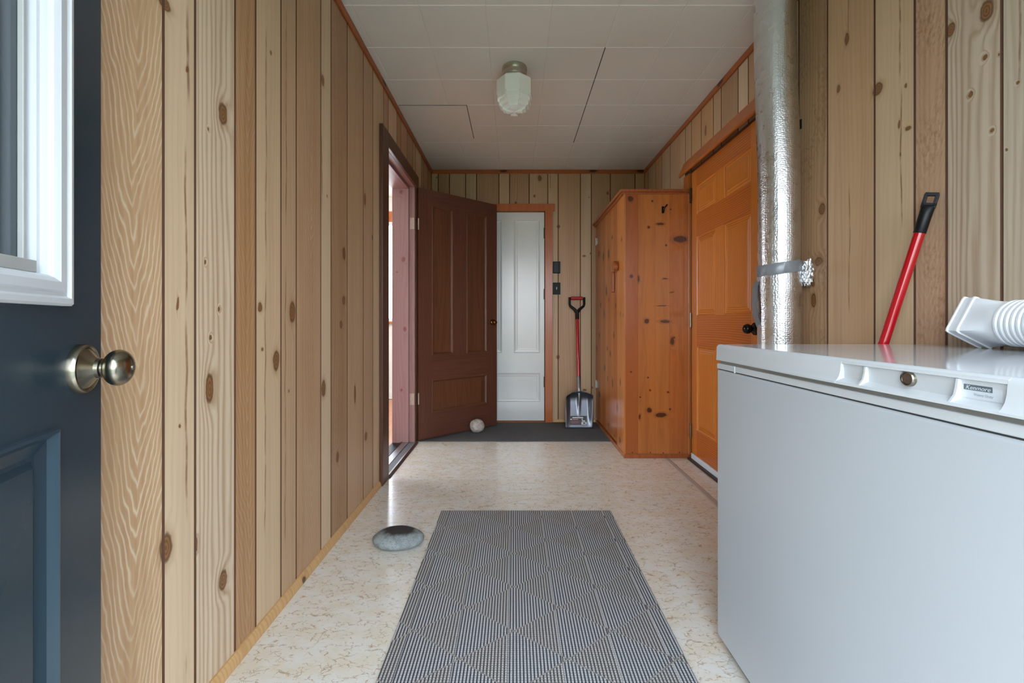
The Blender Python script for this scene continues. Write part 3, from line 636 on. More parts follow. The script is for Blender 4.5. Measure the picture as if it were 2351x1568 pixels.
m = MB(); m.add([(1.048, .2, .0005), (1.056, .2, .003), (1.078, .2, .003), (1.086, .2, .0005), (1.048, 3.05, .0005), (1.056, 3.05, .003), (1.078, 3.05, .003), (1.086, 3.05, .0005)], [(0,1,5,4),(1,2,6,5),(2,3,7,6),(0,4,7,3),(0,3,2,1),(4,5,6,7)])
tag(m.build('floor_strip', plain('clear_seam_strip', srgb(188,180,172), .25)), 'narrow seam cover strip on the vinyl along the right side', 'trim', kind='structure')

# blue entry door beside the camera
W4 = .84
P4 = empty('door_4', (-.381, -.063, 0), math.radians(111.1)); tag(P4, 'open slate blue entry door with white framed window, at far left', 'door', kind='structure')
bead = [(0, 0), (.002, -.005), (.006, -.006), (.009, -.002), (.014, .004), (.030, .009), (.036, .009), (.044, .003), (.048, .003)]
def bt(t): return W4-t
m = leaf(W4, .01, 2.03, .044, [(.12, .39, .20, .812), (.45, bt(.118), .20, .812), (.145, bt(.145), 1.022, 1.88, [(0, 0), (0, .0200), (.001, .0205)])], bead, backpanels=False)
m.build('leaf', M['blue_door'], P4)
fr = [(0, 0), (0, -.010), (.003, -.014), (.010, -.015), (.013, -.011), (.018, -.011), (.021, -.014), (.032, -.014), (.038, -.009), (.041, -.004), (.041, .004), (.046, .005), (.047, .015), (.054, .017), (.056, .0195)]
m = MB(); nest(m, .105, bt(.105), .982, 1.93, fr, fill=False); m.build('window_frame', M['white_frame'], P4)
m = MB(); m.box((.15, .0165, 1.03), (bt(.15), .0185, 1.85)); m.build('window_pane', M['door_glass'], P4)
m = MB(); m.box((.16, .0, 1.024), (bt(.16), .0165, 1.040)); m.box((bt(.166), .010, 1.04), (bt(.161), .0165, 1.86)); m.build('glazing_strip', plain('grey_glazing_strip', srgb(176,177,174), .45), P4, bevel=.001)
knob(P4, bt(.062), .888, None, M['nickel'], R=.0375, neck=.0135, ball=.0282, length=.066, sq=.66)
knob(P4, bt(.062), .888, None, M['nickel'], R=.0335, neck=.0125, ball=.0255, length=.060, y0=.044, s=1)
m = MB(); m.lathe([(.001, -.0640), (.0045, -.0645), (.005, -.0668), (.001, -.0674)], 24, (bt(.062), 0, .888), 'y'); m.build('lock_button', M['alu'], P4)

# ------------------------------------------------------------------ next room seen through the left doorway
m = MB(); RX = -4.0; RY0, RY1 = 1.2, 5.4
m.box((RX-.1, RY0-.1, -.06), (WL-.008, WB+.11, -.004)); m.box((RX-.1, WB+.11, -.06), (WL-.1, RY1+.1, -.004))
tag(m.build('floor_parlour', M['wood_floor']), 'orange wooden floor of the next room', 'floor', kind='structure')
wx0, wx1, wz0, wz1 = -2.35, -1.25, .965, 2.19
m = MB(); m.box((RX-.1, RY1, 0), (wx0, RY1+.1, 2.5)).box((wx1, RY1, 0), (WL-.11, RY1+.1, 2.5)).box((wx0, RY1, 0), (wx1, RY1+.1, wz0)).box((wx0, RY1, wz1), (wx1, RY1+.1, 2.5))
tag(m.build('wall_parlour_back', M['plaster']), 'white wall of the next room with a bright window', 'wall', kind='structure')
ly0, ly1, lz0, lz1 = 1.9, 4.6, .7, 2.25  # unseen side window, added to send daylight through the doorway
m = MB(); m.box((RX-.1, RY0-.1, 0), (RX, ly0, 2.5)).box((RX-.1, ly1, 0), (RX, RY1+.1, 2.5)).box((RX-.1, ly0, 0), (RX, ly1, lz0)).box((RX-.1, ly0, lz1), (RX, ly1, 2.5))
tag(m.build('wall_parlour_left', M['plaster']), 'outer wall of the next room with an added wide window', 'wall', kind='structure')
m = MB(); m.box((RX-.1, RY0-.1, 0), (WL-.11, RY0, 2.5)); tag(m.build('wall_parlour_front', M['plaster']), 'near wall of the next room', 'wall', kind='structure')
m = MB(); m.box((WL-.115, WB+.111, 0), (WL-.01, RY1+.1, 2.5)); tag(m.build('wall_parlour_right', M['plaster']), 'side wall of the next room beyond the doorway', 'wall', kind='structure')
m = MB(); m.box((RX-.1, RY0-.1, 2.5), (WL-.11, RY1+.1, 2.6)); tag(m.build('ceiling_parlour', M['plaster']), 'white ceiling of the next room', 'ceiling', kind='structure')
m = MB(); m.box((RX, RY1-.015, 0), (WL-.115, RY1, .09)); tag(m.build('baseboard_parlour', M['plaster'], bevel=.003), 'pale baseboard under the window of the next room', 'baseboard', kind='structure')
def window(name, x0, x1, z0, z1, yin, label, rot=None):
    m = MB(); w = .09
    m.box((x0-w, yin-.02, z1), (x1+w, yin, z1+.13)); m.box((x0-w, yin-.02, z0-.02), (x0, yin, z1)); m.box((x1, yin-.02, z0-.02), (x1+w, yin, z1)); m.box((x0-w, yin-.05, z0-.035), (x1+w, yin, z0-.005))
    o = m.build(name, M['fir_trim']); tag(o, label, 'window', kind='structure')
    s = MB(); s.box((x0, yin+.03, z0), (x0+.035, yin+.06, z1)).box((x1-.035, yin+.03, z0), (x1, yin+.06, z1)).box((x0, yin+.03, z0), (x1, yin+.06, z0+.035)).box((x0, yin+.03, z1-.035), (x1, yin+.06, z1))
    s.build('window_sash', M['white_frame'], o)
    g = MB(); g.add([(x0, yin+.045, z0), (x1, yin+.045, z0), (x1, yin+.045, z1), (x0, yin+.045, z1)], [(0,1,2,3)]); g.build('window_pane', M['glass'], o)
    return o
window('window_1', wx0, wx1, wz0, wz1, RY1, 'bright window with orange casing in the next room')
o = window('added_window', ly0, ly1, lz0, lz1, 0, 'wide unseen window added to the outer wall of the next room for daylight'); o.rotation_euler = (0, 0, PI/2); o.location = (RX, 0, 0)
m = MB(); m.box((-30, -40, -.30), (30, -.22, -.12)); tag(m.build('yard', M['grass']), 'lawn outside the entry door', 'lawn', kind='structure')
m = MB(); m.box((-1.6, -2.4, -.12), (2.0, -.22, -.02)); tag(m.build('porch', M['slat_out']), 'grey porch deck outside the entry door', 'porch', kind='structure')

# ------------------------------------------------------------------ ribbed mat
m = MB(); m.box((-.365, .68, .0005), (.487, 2.197, .0075)); tag(m.build('door_mat', M['mat'], bevel=.002), 'large grey ribbed doormat with a woven diamond pattern', 'mat')

# stones
def stone(name, c, r, mat, label, seed, amp=.08, flat=0):
    bm = bmesh.new(); bmesh.ops.create_icosphere(bm, subdivisions=5, radius=1)
    for v in bm.verts:
        k = 1+amp*mnoise.noise(v.co*1.1+Vector((seed, 0, 0)))+amp*.3*mnoise.noise(v.co*3+Vector((0, seed, 0)))
        z = v.co.z
        if flat: z = math.copysign(abs(z)**flat, z) if z else 0
        v.co = Vector((v.co.x*r[0]*k, v.co.y*r[1]*k, z*r[2]*k))
    lo = min(v.co.z for v in bm.verts)
    for v in bm.verts: v.co.z = max(v.co.z, lo+r[2]*.05)
    me = bpy.data.meshes.new(name); bm.to_mesh(me); bm.free()
    for p in me.polygons: p.use_smooth = True
    me.materials.append(mat); o = bpy.data.objects.new(name, me); C.objects.link(o); o.location = (c[0], c[1], c[2]-(lo+r[2]*.05)); tag(o, label, 'stone'); return o
stone('doorstop_stone', (-.318, 3.762, .004), (.064, .058, .058), M['stone_white'], 'round pale speckled stone holding the brown door open', 3, .07)
stone('beach_stone', (-.494, 1.862, .0), (.110, .076, .038), M['stone_grey'], 'large flat grey stone with a dark top beside the doormat', 9, .06)

# ------------------------------------------------------------------ ceiling light
L = empty('ceiling_light', (.003, 2.474, HC)); tag(L, 'art deco ceiling light with stepped white opal glass shade', 'ceiling light')
m = MB(); m.lathe([(.002, 0), (.069, 0), (.071, -.006), (.071, -.020), (.067, -.026), (.066, -.032), (.069, -.038), (.069, -.052), (.064, -.058), (.055, -.068), (.050, -.075)], 64); m.build('fitter', plain('brushed_fitter', srgb(196, 190, 176), .32, 1), L)
m = MB(); N = 96; rows = []
prof = [(.052, -.058), (.060, -.066), (.094, -.076), (.101, -.084), (.102, -.100), (.102, -.160)]
steps = [(.102, 0), (.098, .004), (.098, .028), (.089, .033), (.087, .050), (.073, .057), (.069, .070), (.050, .076), (.046, .080), (.0, .081)]
prof += [(r, -.170-d) for r, d in steps]
vs = []; fs = []
for r, z in prof:
    for k in range(N):
        a = 2*PI*k/N+.20; sec = 2*PI/8; ph = (a+PI/8+.12) % sec-sec/2
        oct_ = math.cos(sec/2)/math.cos(ph); facet = int(((a+PI/8+.12) // sec)) % 2
        rr = r*(oct_*1.02 if r > .06 else (oct_*.5+.5)); zz = z
        if z < -.17 and r > .03: zz = z+(.009 if facet else -.003); rr *= 1-.02*math.cos(4*PI*ph/sec)*(.6 if facet else .2)
        vs.append((rr*math.cos(a), rr*math.sin(a), zz))
for i in range(len(prof)-1):
    for k in range(N): a = i*N+k; b = i*N+(k+1) % N; fs.append((a, b, b+N, a+N))
m.add(vs, fs, 0, True); m.build('glass_shade', M['opal'], L, sharp=22)

# ------------------------------------------------------------------ switch plates
def plate(z, label, toggle):
    m = MB(); x0, x1 = .369, .441
    m.box((x0, WB-.006, z-.057), (x1, WB, z+.057)); o = m.build('switch_plate', M['dark_plate'], bevel=.003, loc=((x0+x1)/2, WB, z)); tag(o, label, 'switch plate')
    if toggle:
        k = MB(); xc = (x0+x1)/2; k.prism([(xc-.004, WB-.006, z-.010), (xc-.004, WB-.006, z+.012), (xc-.004, WB-.015, z+.013), (xc-.004, WB-.015, z+.006)], (.008, 0, 0)); q = k.build('toggle', M['toggle'], o); q.location = (-(x0+x1)/2, -WB, -z)
    else:
        k = MB(); k.box((x1-.016, WB-.012, z-.045), (x1-.006, WB-.006, z+.045)); k.box((x0+.008, WB-.009, z-.048), (x1-.018, WB-.006, z+.048)); q = k.build('cover', M['black'], o, bevel=.001); q.location = (-(x0+x1)/2, -WB, -z)
    return o
plate(1.473, 'black wall plate without a toggle, the upper one beside the white door', False)
plate(1.273, 'black light switch plate with white toggle, below the blank plate', True)

# ------------------------------------------------------------------ scoop shovel
S = empty('shovel', (.583, 3.895, .004)); tag(S, 'scoop shovel with red shaft and black D-handle, grey blade on the carpet', 'shovel')
def sh(x, z, d=0):       # shovel plane: leans back toward the wall, d = toward the viewer
    k = z/1.19
    return (x+.010*k, .215*k-d*.98+0.0, z+d*.17)
# blade: grid with raised sides and a curled top
nu, nv = 28, 26; vs = []; H_ = .325
for j in range(nv+1):
    v = j/nv
    for i in range(nu+1):
        u = i/nu*2-1
        hw = .126-.006*v; bowtop = max(0, (v-.80)/.20)
        zz = v*H_; side = abs(u)
        wv = hw*(math.copysign(min(side, .86)/.86*.80+max(0, side-.86)/.14*.20, u))
        if bowtop: wv *= math.sqrt(max(0, 1-(bowtop*.92)**2.6))*.30+.70
        depth = .058*v*(max(0, side-.72)/.28)**1.3+.004
        depth += .055*max(0, (v-.74)/.26)**2
        spine = max(0, 1-abs(u)/(.09+.10*v))*.016*max(0, (v-.30)/.7)
        topz = zz-(.030*side**2.2 if v > .8 else 0)*bowtop
        vs.append(sh(wv, topz, depth+spine*(-1 if False else 1)))
fs = [(j*(nu+1)+i, j*(nu+1)+i+1, (j+1)*(nu+1)+i+1, (j+1)*(nu+1)+i) for j in range(nv) for i in range(nu)]
m = MB(); m.add(vs, fs, 0, True); bl = m.build('blade', M['steel'], S, sharp=60); sd = bl.modifiers.new('sol', 'SOLIDIFY'); sd.thickness = .002; sd.offset = -1
m = MB(); m.tube([sh(0, .20, .020), sh(0, .27, .034), sh(0, .325, .040), sh(0, .36, .030), sh(0, .452, .012)], [.004, .012, .017, .0165, .0155], 20); m.build('socket', M['socket'], S)
m = MB(); m.tube([sh(0, .44, .013), sh(0, .70, .008), sh(0, .995, .003)], .0145, 24); m.build('shaft', M['red'], S)
m = MB(); m.tube([sh(0, .975, .003), sh(0, 1.06, .002)], .018, 20)
def flatbar(pts, w, d):
    m_ = MB()
    return m_
for sx_ in (-1, 1):
    pp = [(0, 1.035), (sx_*.022, 1.068), (sx_*.060, 1.098), (sx_*.068, 1.115), (sx_*.069, 1.182)]
    m.tube([sh(x, z, .002) for x, z in pp], [.016, .014, .012, .011, .011], 12)
m.build('d_handle', M['black'], S)
m = MB(); m.tube([sh(-.056, 1.175, .002), sh(.056, 1.175, .002)], .0155, 20); m.build('grip', M['red_grip'], S)
lb = MB()
def lab(x0, x1, z0, z1, mi, e=0): lb.add([sh(x0, z0, .0062+e), sh(x1, z0, .0062+e), sh(x1, z1, .0062+e), sh(x0, z1, .0062+e)], [(0,1,2,3)], mi)
lab(-.086, .070, .030, .108, 0); lab(-.060, .036, .088, .097, 2, .0004); lab(-.080, -.062, .074, .082, 2, .0004); lab(-.056, -.008, .074, .082, 3, .0004)
lab(-.078, .014, .040, .070, 1, .0004); lab(.022, .034, .074, .082, 2, .0004); lab(.024, .054, .060, .069, 2, .0004); lab(.020, .066, .034, .055, 2, .0004); lab(.034, .056, .040, .049, 0, .0008); lab(-.074, -.006, .060, .062, 3, .0008); lab(-.074, -.004, .047, .049, 3, .0008)
lb.build('paper_label', [M['label_black'], M['label_red'], M['label_white'], plain('label_pink', srgb(178,120,120), .4)], S, recalc=False)

# ------------------------------------------------------------------ orange pine wardrobe
WX, WY, WT = .775, 3.06, 1.868
R_ = empty('wardrobe', ((WX+WR)/2, (WY+WB)/2, 0)); tag(R_, 'tall orange knotty pine wardrobe standing in the back right corner', 'wardrobe')
def wb(m, name, mat, bevel=0, **k):
    o = m.build(name, mat, None, bevel=bevel, **k); o.parent = R_; o.location = -R_.location; return o
m = MB(); m.box((WX+.020, WY+.016, .004), (WR-.012, WB-.014, WT-.004)); wb(m, 'carcass', M['pine_trim'])
us_ = [W(x, 0)[0] for x in (1437.5, 1464.8, 1504.3, 1537.5, 1570.5, 1582)]
tw = [T(226,196,176), T(250,240,226), T(255,250,240), T(250,232,210), T(246,226,204), T(230,200,180)]
us_[0] = WX+.008; us_[-1] = WR-.014
o = boards('side_panel', us_, .03, WT, lambda u, v, d: (u, WY+.002-d, v), M['pine_front'], M['pine_top'], tw, [CH(.4),CH(.3),CH(.3),CH(.35),CH(.3),CH(.4)], gw=.0006, gd=.0008)
o.parent = R_; o.location = -R_.location
def wy(x): return WX*1000/(x-1180)
us_ = [3.285+.103*k for k in range(0, 8)]+[4.118]; us_ = [u for u in us_ if u < 4.05]+[4.118]
o = boards('wardrobe_door', us_, .05, WT-.012, lambda u, v, d: (WX+.001-d, u, v), M['pine_side'], M['pine_top'], [T(236,206,182), T(252,240,226), T(244,222,200), T(255,246,236), T(238,214,190), T(250,236,220), T(244,224,204), T(236,206,180)], [CH(.3)], gw=.0012, gd=.002)
o.parent = R_; o.location = -R_.location; wdoor = o
o = boards('front_stile', [WY+.012, 3.278], .03, WT-.002, lambda u, v, d: (WX-d, u, v), M['pine_side'], M['pine_top'], [T(255,246,230)], [CH(.2)], gw=.001, gd=.006)
o.parent = R_; o.location = -R_.location
m = MB(); m.box((WX-.004, WY-.004, .028), (WX+.010, WY+.014, WT)); wb(m, 'corner_strip', M['pine_trim'], .0015)
m = MB(); m.box((WR-.018, WY-.006, .028), (WR-.001, WY+.012, WT)); wb(m, 'scribe_strip', M['pine_trim'], .0015)
m = MB(); m.box((WX-.030, WY-.012, WT), (WR-.003, WB-.002, WT+.020)); m.box((WX-.016, WY-.006, WT-.014), (WR-.003, WB-.002, WT)); wb(m, 'top_board', M['pine_top'], .003)
m = MB(); m.box((WX-.003, WY-.006, .001), (WR-.003, WB-.014, .030)); wb(m, 'base_moulding', M['pine_top'], .002)
yl = 3.262
m = MB(); pts = []
for k in range(28):
    a = 2*PI*k/28; pts.append((WX-.004, yl+.047*math.cos(a), 1.376+.036*math.sin(a)+.010*math.cos(a)))
m.prism(pts, (-.030, 0, 0), 0); wb(m, 'turn_latch', M['pine_top'], .003)
m = MB(); m.box((WX-.022, 3.350, 1.185), (WX-.001, 3.395, 1.345)); wb(m, 'pull_strip', M['pine_top'], .004)
for z in (1.705, .375):
    m = MB(); m.tube([(WX-.006, 4.085, z-.035), (WX-.006, 4.085, z+.035)], .007, 10); m.box((WX-.003, 4.04, z-.03), (WX-.0005, 4.085, z+.03)); h = wb(m, 'hinge', M['hinge'])
hx_, hz_ = W(1522, 481)
m = MB(); m.box((hx_-.008, WY-.003, hz_-.026), (hx_+.008, WY+.002, hz_+.020)); m.tube([(hx_, WY-.002, hz_-.012), (hx_-.002, WY-.022, hz_-.020), (hx_-.002, WY-.032, hz_-.006), (hx_+.001, WY-.034, hz_+.008)], [.005, .0048, .0045, .006], 12)
m.tube([(hx_, WY-.002, hz_+.010), (hx_+.010, WY-.024, hz_+.012), (hx_+.016, WY-.040, hz_+.024)], [.005, .0046, .006], 12); wb(m, 'coat_hook', M['black_knob'])
for x, y in ((1452,1039),(1493,1039),(1523,1040),(1560,1039)):
    a, z = W(x, y); m = MB(); m.lathe([(.001, 0), (.0042, 0), (.0042, -.0012), (.001, -.0016)], 14, (a, WY+.0015, z), 'y'); wb(m, 'nail_head', M['hinge_dark'])

# ------------------------------------------------------------------ foil duct
DX, DY, DR = 1.133, 1.878, .0815
D = empty('insulated_duct', (DX, DY, 0)); tag(D, 'silver foil insulated duct running from floor to ceiling beside the freezer', 'duct')
def dc(z):      # centre line drifts a little
    return (.018-.022*z/2.4+.003*math.sin(z*5), .004*math.sin(z*3+1))
def ductpart(z0, z1, n, rf):
    vs = []; N = 96
    for j in range(n+1):
        z = z0+(z1-z0)*j/n; cx_, cy_ = dc(z)
        for k in range(N):
            a = 2*PI*k/N; p = Vector((math.cos(a)*1.6, math.sin(a)*1.6, z*1.4))
            r = rf(z)*(1+.022*mnoise.noise(p)+.008*mnoise.noise(Vector((math.cos(a)*4, math.sin(a)*4, z*1.2)))+.003*mnoise.noise(Vector((math.cos(a)*9, math.sin(a)*9, z*1.5))))
            vs.append((cx_+r*math.cos(a), cy_+r*math.sin(a), z))
    fs = [(j*N+k, j*N+(k+1) % N, (j+1)*N+(k+1) % N, (j+1)*N+k) for j in range(n) for k in range(N)]
    m = MB(); m.add(vs, fs, 0, True); return m
zt = 1.185
ductpart(.0, zt+.01, 110, lambda z: DR*(1+.05*math.exp(-((z-zt+.08)/.06)**2))).build('lower_sleeve', M['foil'], D)
ductpart(zt, HC, 110, lambda z: DR*.985*(1-.04*math.exp(-((z-zt)/.04)**2))).build('upper_sleeve', M['foil'], D)
m = MB(); vs = []; N = 72
for (z, e) in ((zt-.024, .002), (zt-.022, .0035), (zt+.022, .0035), (zt+.024, .002)):
    cx_, cy_ = dc(zt)
    for k in range(N):
        a = 2*PI*k/N; r = DR*1.0+e+.0015*mnoise.noise(Vector((a*3, z*30, 0))); vs.append((cx_+r*math.cos(a), cy_+r*math.sin(a), z+.010*math.cos(a)+.003*mnoise.noise(Vector((a*2, 1, z*9)))))
m.add(vs, [(j*N+k, j*N+(k+1) % N, (j+1)*N+(k+1) % N, (j+1)*N+k) for j in range(3) for k in range(N)], 0, True); m.build('tape_band', M['tape'], D)
bm = bmesh.new(); bmesh.ops.create_icosphere(bm, subdivisions=4, radius=1)
for v in bm.verts:
    k = 1+.35*mnoise.noise(v.co*3.2)+.22*mnoise.noise(v.co*9)
    v.co = Vector((v.co.x*.020*k, v.co.y*.022*k, v.co.z*.052*k))
me = bpy.data.meshes.new('foil_tail'); bm.to_mesh(me); bm.free(); me.materials.append(M['foil']); o = bpy.data.objects.new('foil_tail', me); C.objects.link(o); o.parent = D; o.location = (.092, -.060, zt-.022)
m = MB()
pp = [(-.070, .005, zt-.03), (-.085, .014, zt-.07), (-.090, .014, zt-.15), (-.086, .012, zt-.20), (-.072, .006, zt-.25)]
for a, b in zip(pp[:-1], pp[1:]):
    m.add([(a[0], a[1]-.02, a[2]), (a[0], a[1]+.02, a[2]), (b[0], b[1]+.02, b[2]), (b[0], b[1]-.02, b[2]), (a[0]+.002, a[1]-.02, a[2]), (a[0]+.002, a[1]+.02, a[2]), (b[0]+.002, b[1]+.02, b[2]), (b[0]+.002, b[1]-.02, b[2])], [(0,1,2,3),(7,6,5,4)], 0, True)
m.build('loose_tape', M['tape'], D)

# hook on the wall right of the duct
hy, hz = rw(1838, 285)
m = MB(); m.box((WR-.004, hy-.008, hz-.022), (WR, hy+.008, hz+.018)); m.tube([(WR-.003, hy, hz-.01), (WR-.03, hy, hz-.016), (WR-.042, hy, hz+.002), (WR-.044, hy, hz+.018)], [.004, .004, .004, .005], 10)
tag(m.build('coat_hook', M['black'], loc=(WR, hy, hz)), 'small black hook on the wall just right of the foil duct', 'hook')

# ------------------------------------------------------------------ red pole leaning behind the freezer
a = Vector((1.219, 1.268, 1.335)); b = Vector((1.141, 1.345, .892)); dr = (b-a).normalized(); foot = a+dr*((a.z-.012)/-dr.z)
B_ = empty('broom_handle', foot); tag(B_, 'red metal broom handle with black hang cap leaning on the wall behind the freezer', 'broom handle')
m = MB(); q0 = a+dr*.095; m.tube([tuple(q0-foot), tuple((foot-foot))], .0135, 28); m.build('pole', M['red'], B_)
# black cap: round sleeve flattening to a slotted tab
side = dr.cross(Vector((-.77, -.64, 0))).normalized(); nrm = dr.cross(side).normalized()
m = MB(); vs = []; N = 32; sec = [(.118, .0150, .0150), (.06, .0155, .0150), (.045, .0160, .0120), (.036, .0165, .0080)]
for (s_, ra, rb) in sec:
    c = a+dr*s_-foot
    for k in range(N): t_ = 2*PI*k/N; vs.append(c+side*ra*math.cos(t_)+nrm*rb*math.sin(t_))
fs = [(j*N+k, j*N+(k+1) % N, (j+1)*N+(k+1) % N, (j+1)*N+k) for j in range(3) for k in range(N)]+[tuple(range(N)), tuple(range(3*N, 4*N))]
m.add(vs, fs, 0, True)
def tab(u0, u1, s0, s1):
    c = [a+dr*s_-foot+side*u_-nrm*.006 for (u_, s_) in ((u0, s0), (u1, s0), (u1, s1), (u0, s1))]; m.prism(c, nrm*.012)
tab(-.0165, -.0085, .004, .040); tab(.0085, .0165, .004, .040); tab(-.0165, .0165, .030, .044); tab(-.0150, .0150, .0, .010)
m.build('hang_cap', M['black'], B_, bevel=.001)

# ------------------------------------------------------------------ chest freezer
FXF, FXB, FYF, FYN, FT_ = .605, 1.238, 1.30, .12, .892
F = empty('chest_freezer', ((FXF+FXB)/2, (FYF+FYN)/2, 0)); tag(F, 'white chest freezer with lock and handle strip on its lid, at right', 'freezer')
def fb(m, name, mat, **k):
    o = m.build(name, mat, None, **k); o.parent = F; o.location = -F.location; return o
m = MB(); m.box((FXF, FYN+.004, .030), (FXB, FYF-.002, .818)); fb(m, 'body', M['freezer'], bevel=.006, seg=3)
m = MB(); m.box((FXF+.02, FYN+.02, .002), (FXB-.01, FYF-.02, .030)); fb(m, 'base', M['seam'])
m = MB(); m.box((FXF+.004, FYN+.008, .8175), (FXB-.004, FYF-.006, .8205)); fb(m, 'seam_line', M['seam'])
m = MB(); m.box((FXF-.0005, FYN+.004, .8205), (FXB, FYF-.002, .836)); fb(m, 'rim_trim', M['freezer_trim'], bevel=.002)
m = MB(); m.box((FXF+.001, FYF-.108, .8185), (FXF-.0016, FYF-.104, .8365)); fb(m, 'trim_clip', M['white_frame'])
m = MB(); m.box((FXF+.006, FYN+.012, .835), (FXB-.008, FYF-.010, .849)); fb(m, 'gasket', M['gasket'])
# lid
Zt = FT_; main = [(.016, Zt), (.006, Zt-.0012), (.0015, Zt-.005), (.0, Zt-.010), (-.001, Zt-.022), (-.0035, Zt-.032), (-.008, Zt-.040), (-.0115, Zt-.043), (-.0115, Zt-.0465), (.008, Zt-.0465)]
rec = [(.016, Zt), (.006, Zt-.0012), (.0015, Zt-.004), (.0015, Zt-.007), (.0005, Zt-.009), (.0045, Zt-.0105), (.0060, Zt-.022), (.0060, Zt-.036), (-.0105, Zt-.0420), (-.0115, Zt-.0465), (.008, Zt-.0465)]
def ext(m, prof, ya, yb, n=1, flare=None):
    vs = []
    for j in range(n+1):
        y = ya+(yb-ya)*j/n; f = flare(y) if flare else 1
        for d, z in prof: vs.append((FXF+(d if d > 0 else d*f), y, z))
    k = len(prof)
    m.add(vs, [(j*k+i, j*k+i+1, (j+1)*k+i+1, (j+1)*k+i) for j in range(n) for i in range(k-1)], 0, True)
    m.add(vs[:k]+[(FXF+.016, ya, Zt-.0465)], [tuple(range(k+1))]); m.add(vs[-k:]+[(FXF+.016, yb, Zt-.0465)], [tuple(reversed(range(k+1)))])
m = MB(); YA, YB_ = .806, .534
ext(m, main, FYF, YA, 12, lambda y: max(.12, min(1, (1.22-y)/.33))); ext(m, main, YB_, FYN, 2)
ext(m, rec, YA, YB_)
m.box((FXF+.016, FYN, Zt-.0465), (FXB, FYF, Zt-.001)); fb(m, 'lid', M['freezer_trim'], recalc=True)
m = MB(); m.box((FXF+.010, FYN+.002, Zt-.0015), (FXB-.001, FYF-.004, Zt+.0002)); fb(m, 'lid_top', M['freezer_top'])
for yq, w_ in ((.750, .0035), (.5935, .0035)):
    m = MB(); m.prism([(FXF+.007, yq, Zt-.0100), (FXF+.0005, yq, Zt-.0100), (FXF-.001, yq, Zt-.022), (FXF-.0035, yq, Zt-.032), (FXF-.0112, yq, Zt-.0425), (FXF+.007, yq, Zt-.0425)], (0, w_, 0)); fb(m, 'handle_rib', M['freezer_trim'])
ky, kz = .672, HZ(869, .672)
m = MB(); m.lathe([(.001, -.004), (.0122, -.004), (.0122, .002), (.0105, .0045), (.0092, .0038), (.0088, .0020), (.001, .0020)], 40, (0, 0, 0), 'x')
o = fb(m, 'lock', M['nickel']); o.rotation_euler = (0, 0, PI); o.location = Vector((FXF+.0045, ky, kz))-F.location
m = MB(); m.lathe([(.001, 0), (.0086, 0), (.0086, .0006), (.001, .0006)], 30, (0, 0, 0), 'x'); q = m.build('lock_face', plain('worn_lock_face', srgb(112,92,80), .4, .6, noise_amt=.25, nscale=300), o); q.location = (.0020, 0, 0)
m = MB(); m.box((.0026, -.0012, -.003), (.0030, .0012, .003)); m.build('keyhole', M['seam'], o)
# badge
def by(x): return (FXF+.006)*1000/(x-1180)
yb0, yb1 = by(2205.5), by(2302); bx = FXF+.0055
m = MB(); m.box((bx, yb1, Zt-.0345), (bx+.002, yb0, Zt-.0125)); badge = fb(m, 'badge', M['badge_plate'], bevel=.0003)
y0_, y1_ = by(2214), by(2280)
m = MB(); m.box((bx-.0004, y1_, Zt-.0235), (bx, y0_, Zt-.0162)); o = m.build('logo_band', M['badge'], badge)
def text(s, size, mat, y_left, z, name, parent, shear=0, sx=1.0):
    cu = bpy.data.curves.new(name, 'FONT'); cu.body = s; cu.size = size; cu.shear = shear; cu.extrude = .0001; cu.resolution_u = 3
    ob = bpy.data.objects.new(name, cu); C.objects.link(ob); bpy.context.view_layer.update()
    me = bpy.data.meshes.new_from_object(ob.evaluated_get(bpy.context.evaluated_depsgraph_get())); bpy.data.objects.remove(ob)
    me.materials.clear(); me.materials.append(mat)
    xs = [v.co.x for v in me.vertices]; k = sx/(max(xs)-min(xs))
    for v in me.vertices:                     # reads from far to near on the -X side
        x, y, zz = v.co.x-min(xs), v.co.y, v.co.z; v.co = Vector((bx-.0006-zz, y_left-x*k, z+y))
    t_ = bpy.data.objects.new(name, me); C.objects.link(t_); t_.parent = parent; return t_
text('Kenmore', .0078, M['badge_plate'], y0_-.003, Zt-.0226, 'logo_lettering', badge, .3, (y0_-y1_)*.86)
text('Heavy Duty', .0048, M['badge_text'], y0_-.014, Zt-.0300, 'small_lettering', badge, 0, (y0_-y1_)*.64)

# ------------------------------------------------------------------ white PVC square-to-round adapter lying on the lid
V = empty('duct_adapter', (1.16, 1.0, FT_)); tag(V, 'white plastic square-to-round duct adapter lying on the freezer lid', 'duct adapter')
ax0, ax1 = Vector((1.170, 1.115, .9575)), Vector((1.160, .72, .9505)); ad = (ax1-ax0).normalized()
e1 = Vector((1, 0, 0)); e1 = (e1-ad*e1.dot(ad)).normalized(); e2 = ad.cross(e1).normalized()
if e2.z < 0: e2 = -e2
th_ = math.radians(-27)
def ringpts(s_, kind, r, N=64, blend=0.0):
    c = ax0+ad*s_; out = []
    for k in range(N):
        a_ = 2*PI*k/N; ca_, sa_ = math.cos(a_), math.sin(a_)
        mx = max(abs(ca_), abs(sa_)); sq = r/mx
        sq = min(sq, r*1.36); rr = sq*(1-blend)+kind*blend
        p2 = (rr*ca_, rr*sa_); x = p2[0]*math.cos(th_)-p2[1]*math.sin(th_); z = p2[0]*math.sin(th_)+p2[1]*math.cos(th_)
        out.append(c+e1*x+e2*z-Vector((1.16, 1.0, FT_)))
    return out
m = MB(); N = 64; hs, rc = .0485, .0515
seq = [(0, hs+.0005, 0), (.002, hs+.0025, 0), (.005, hs+.0025, 0), (.0065, hs, 0), (.024, hs, 0), (.0255, hs+.002, 0), (.030, hs+.002, 0), (.032, hs-.001, 0)]
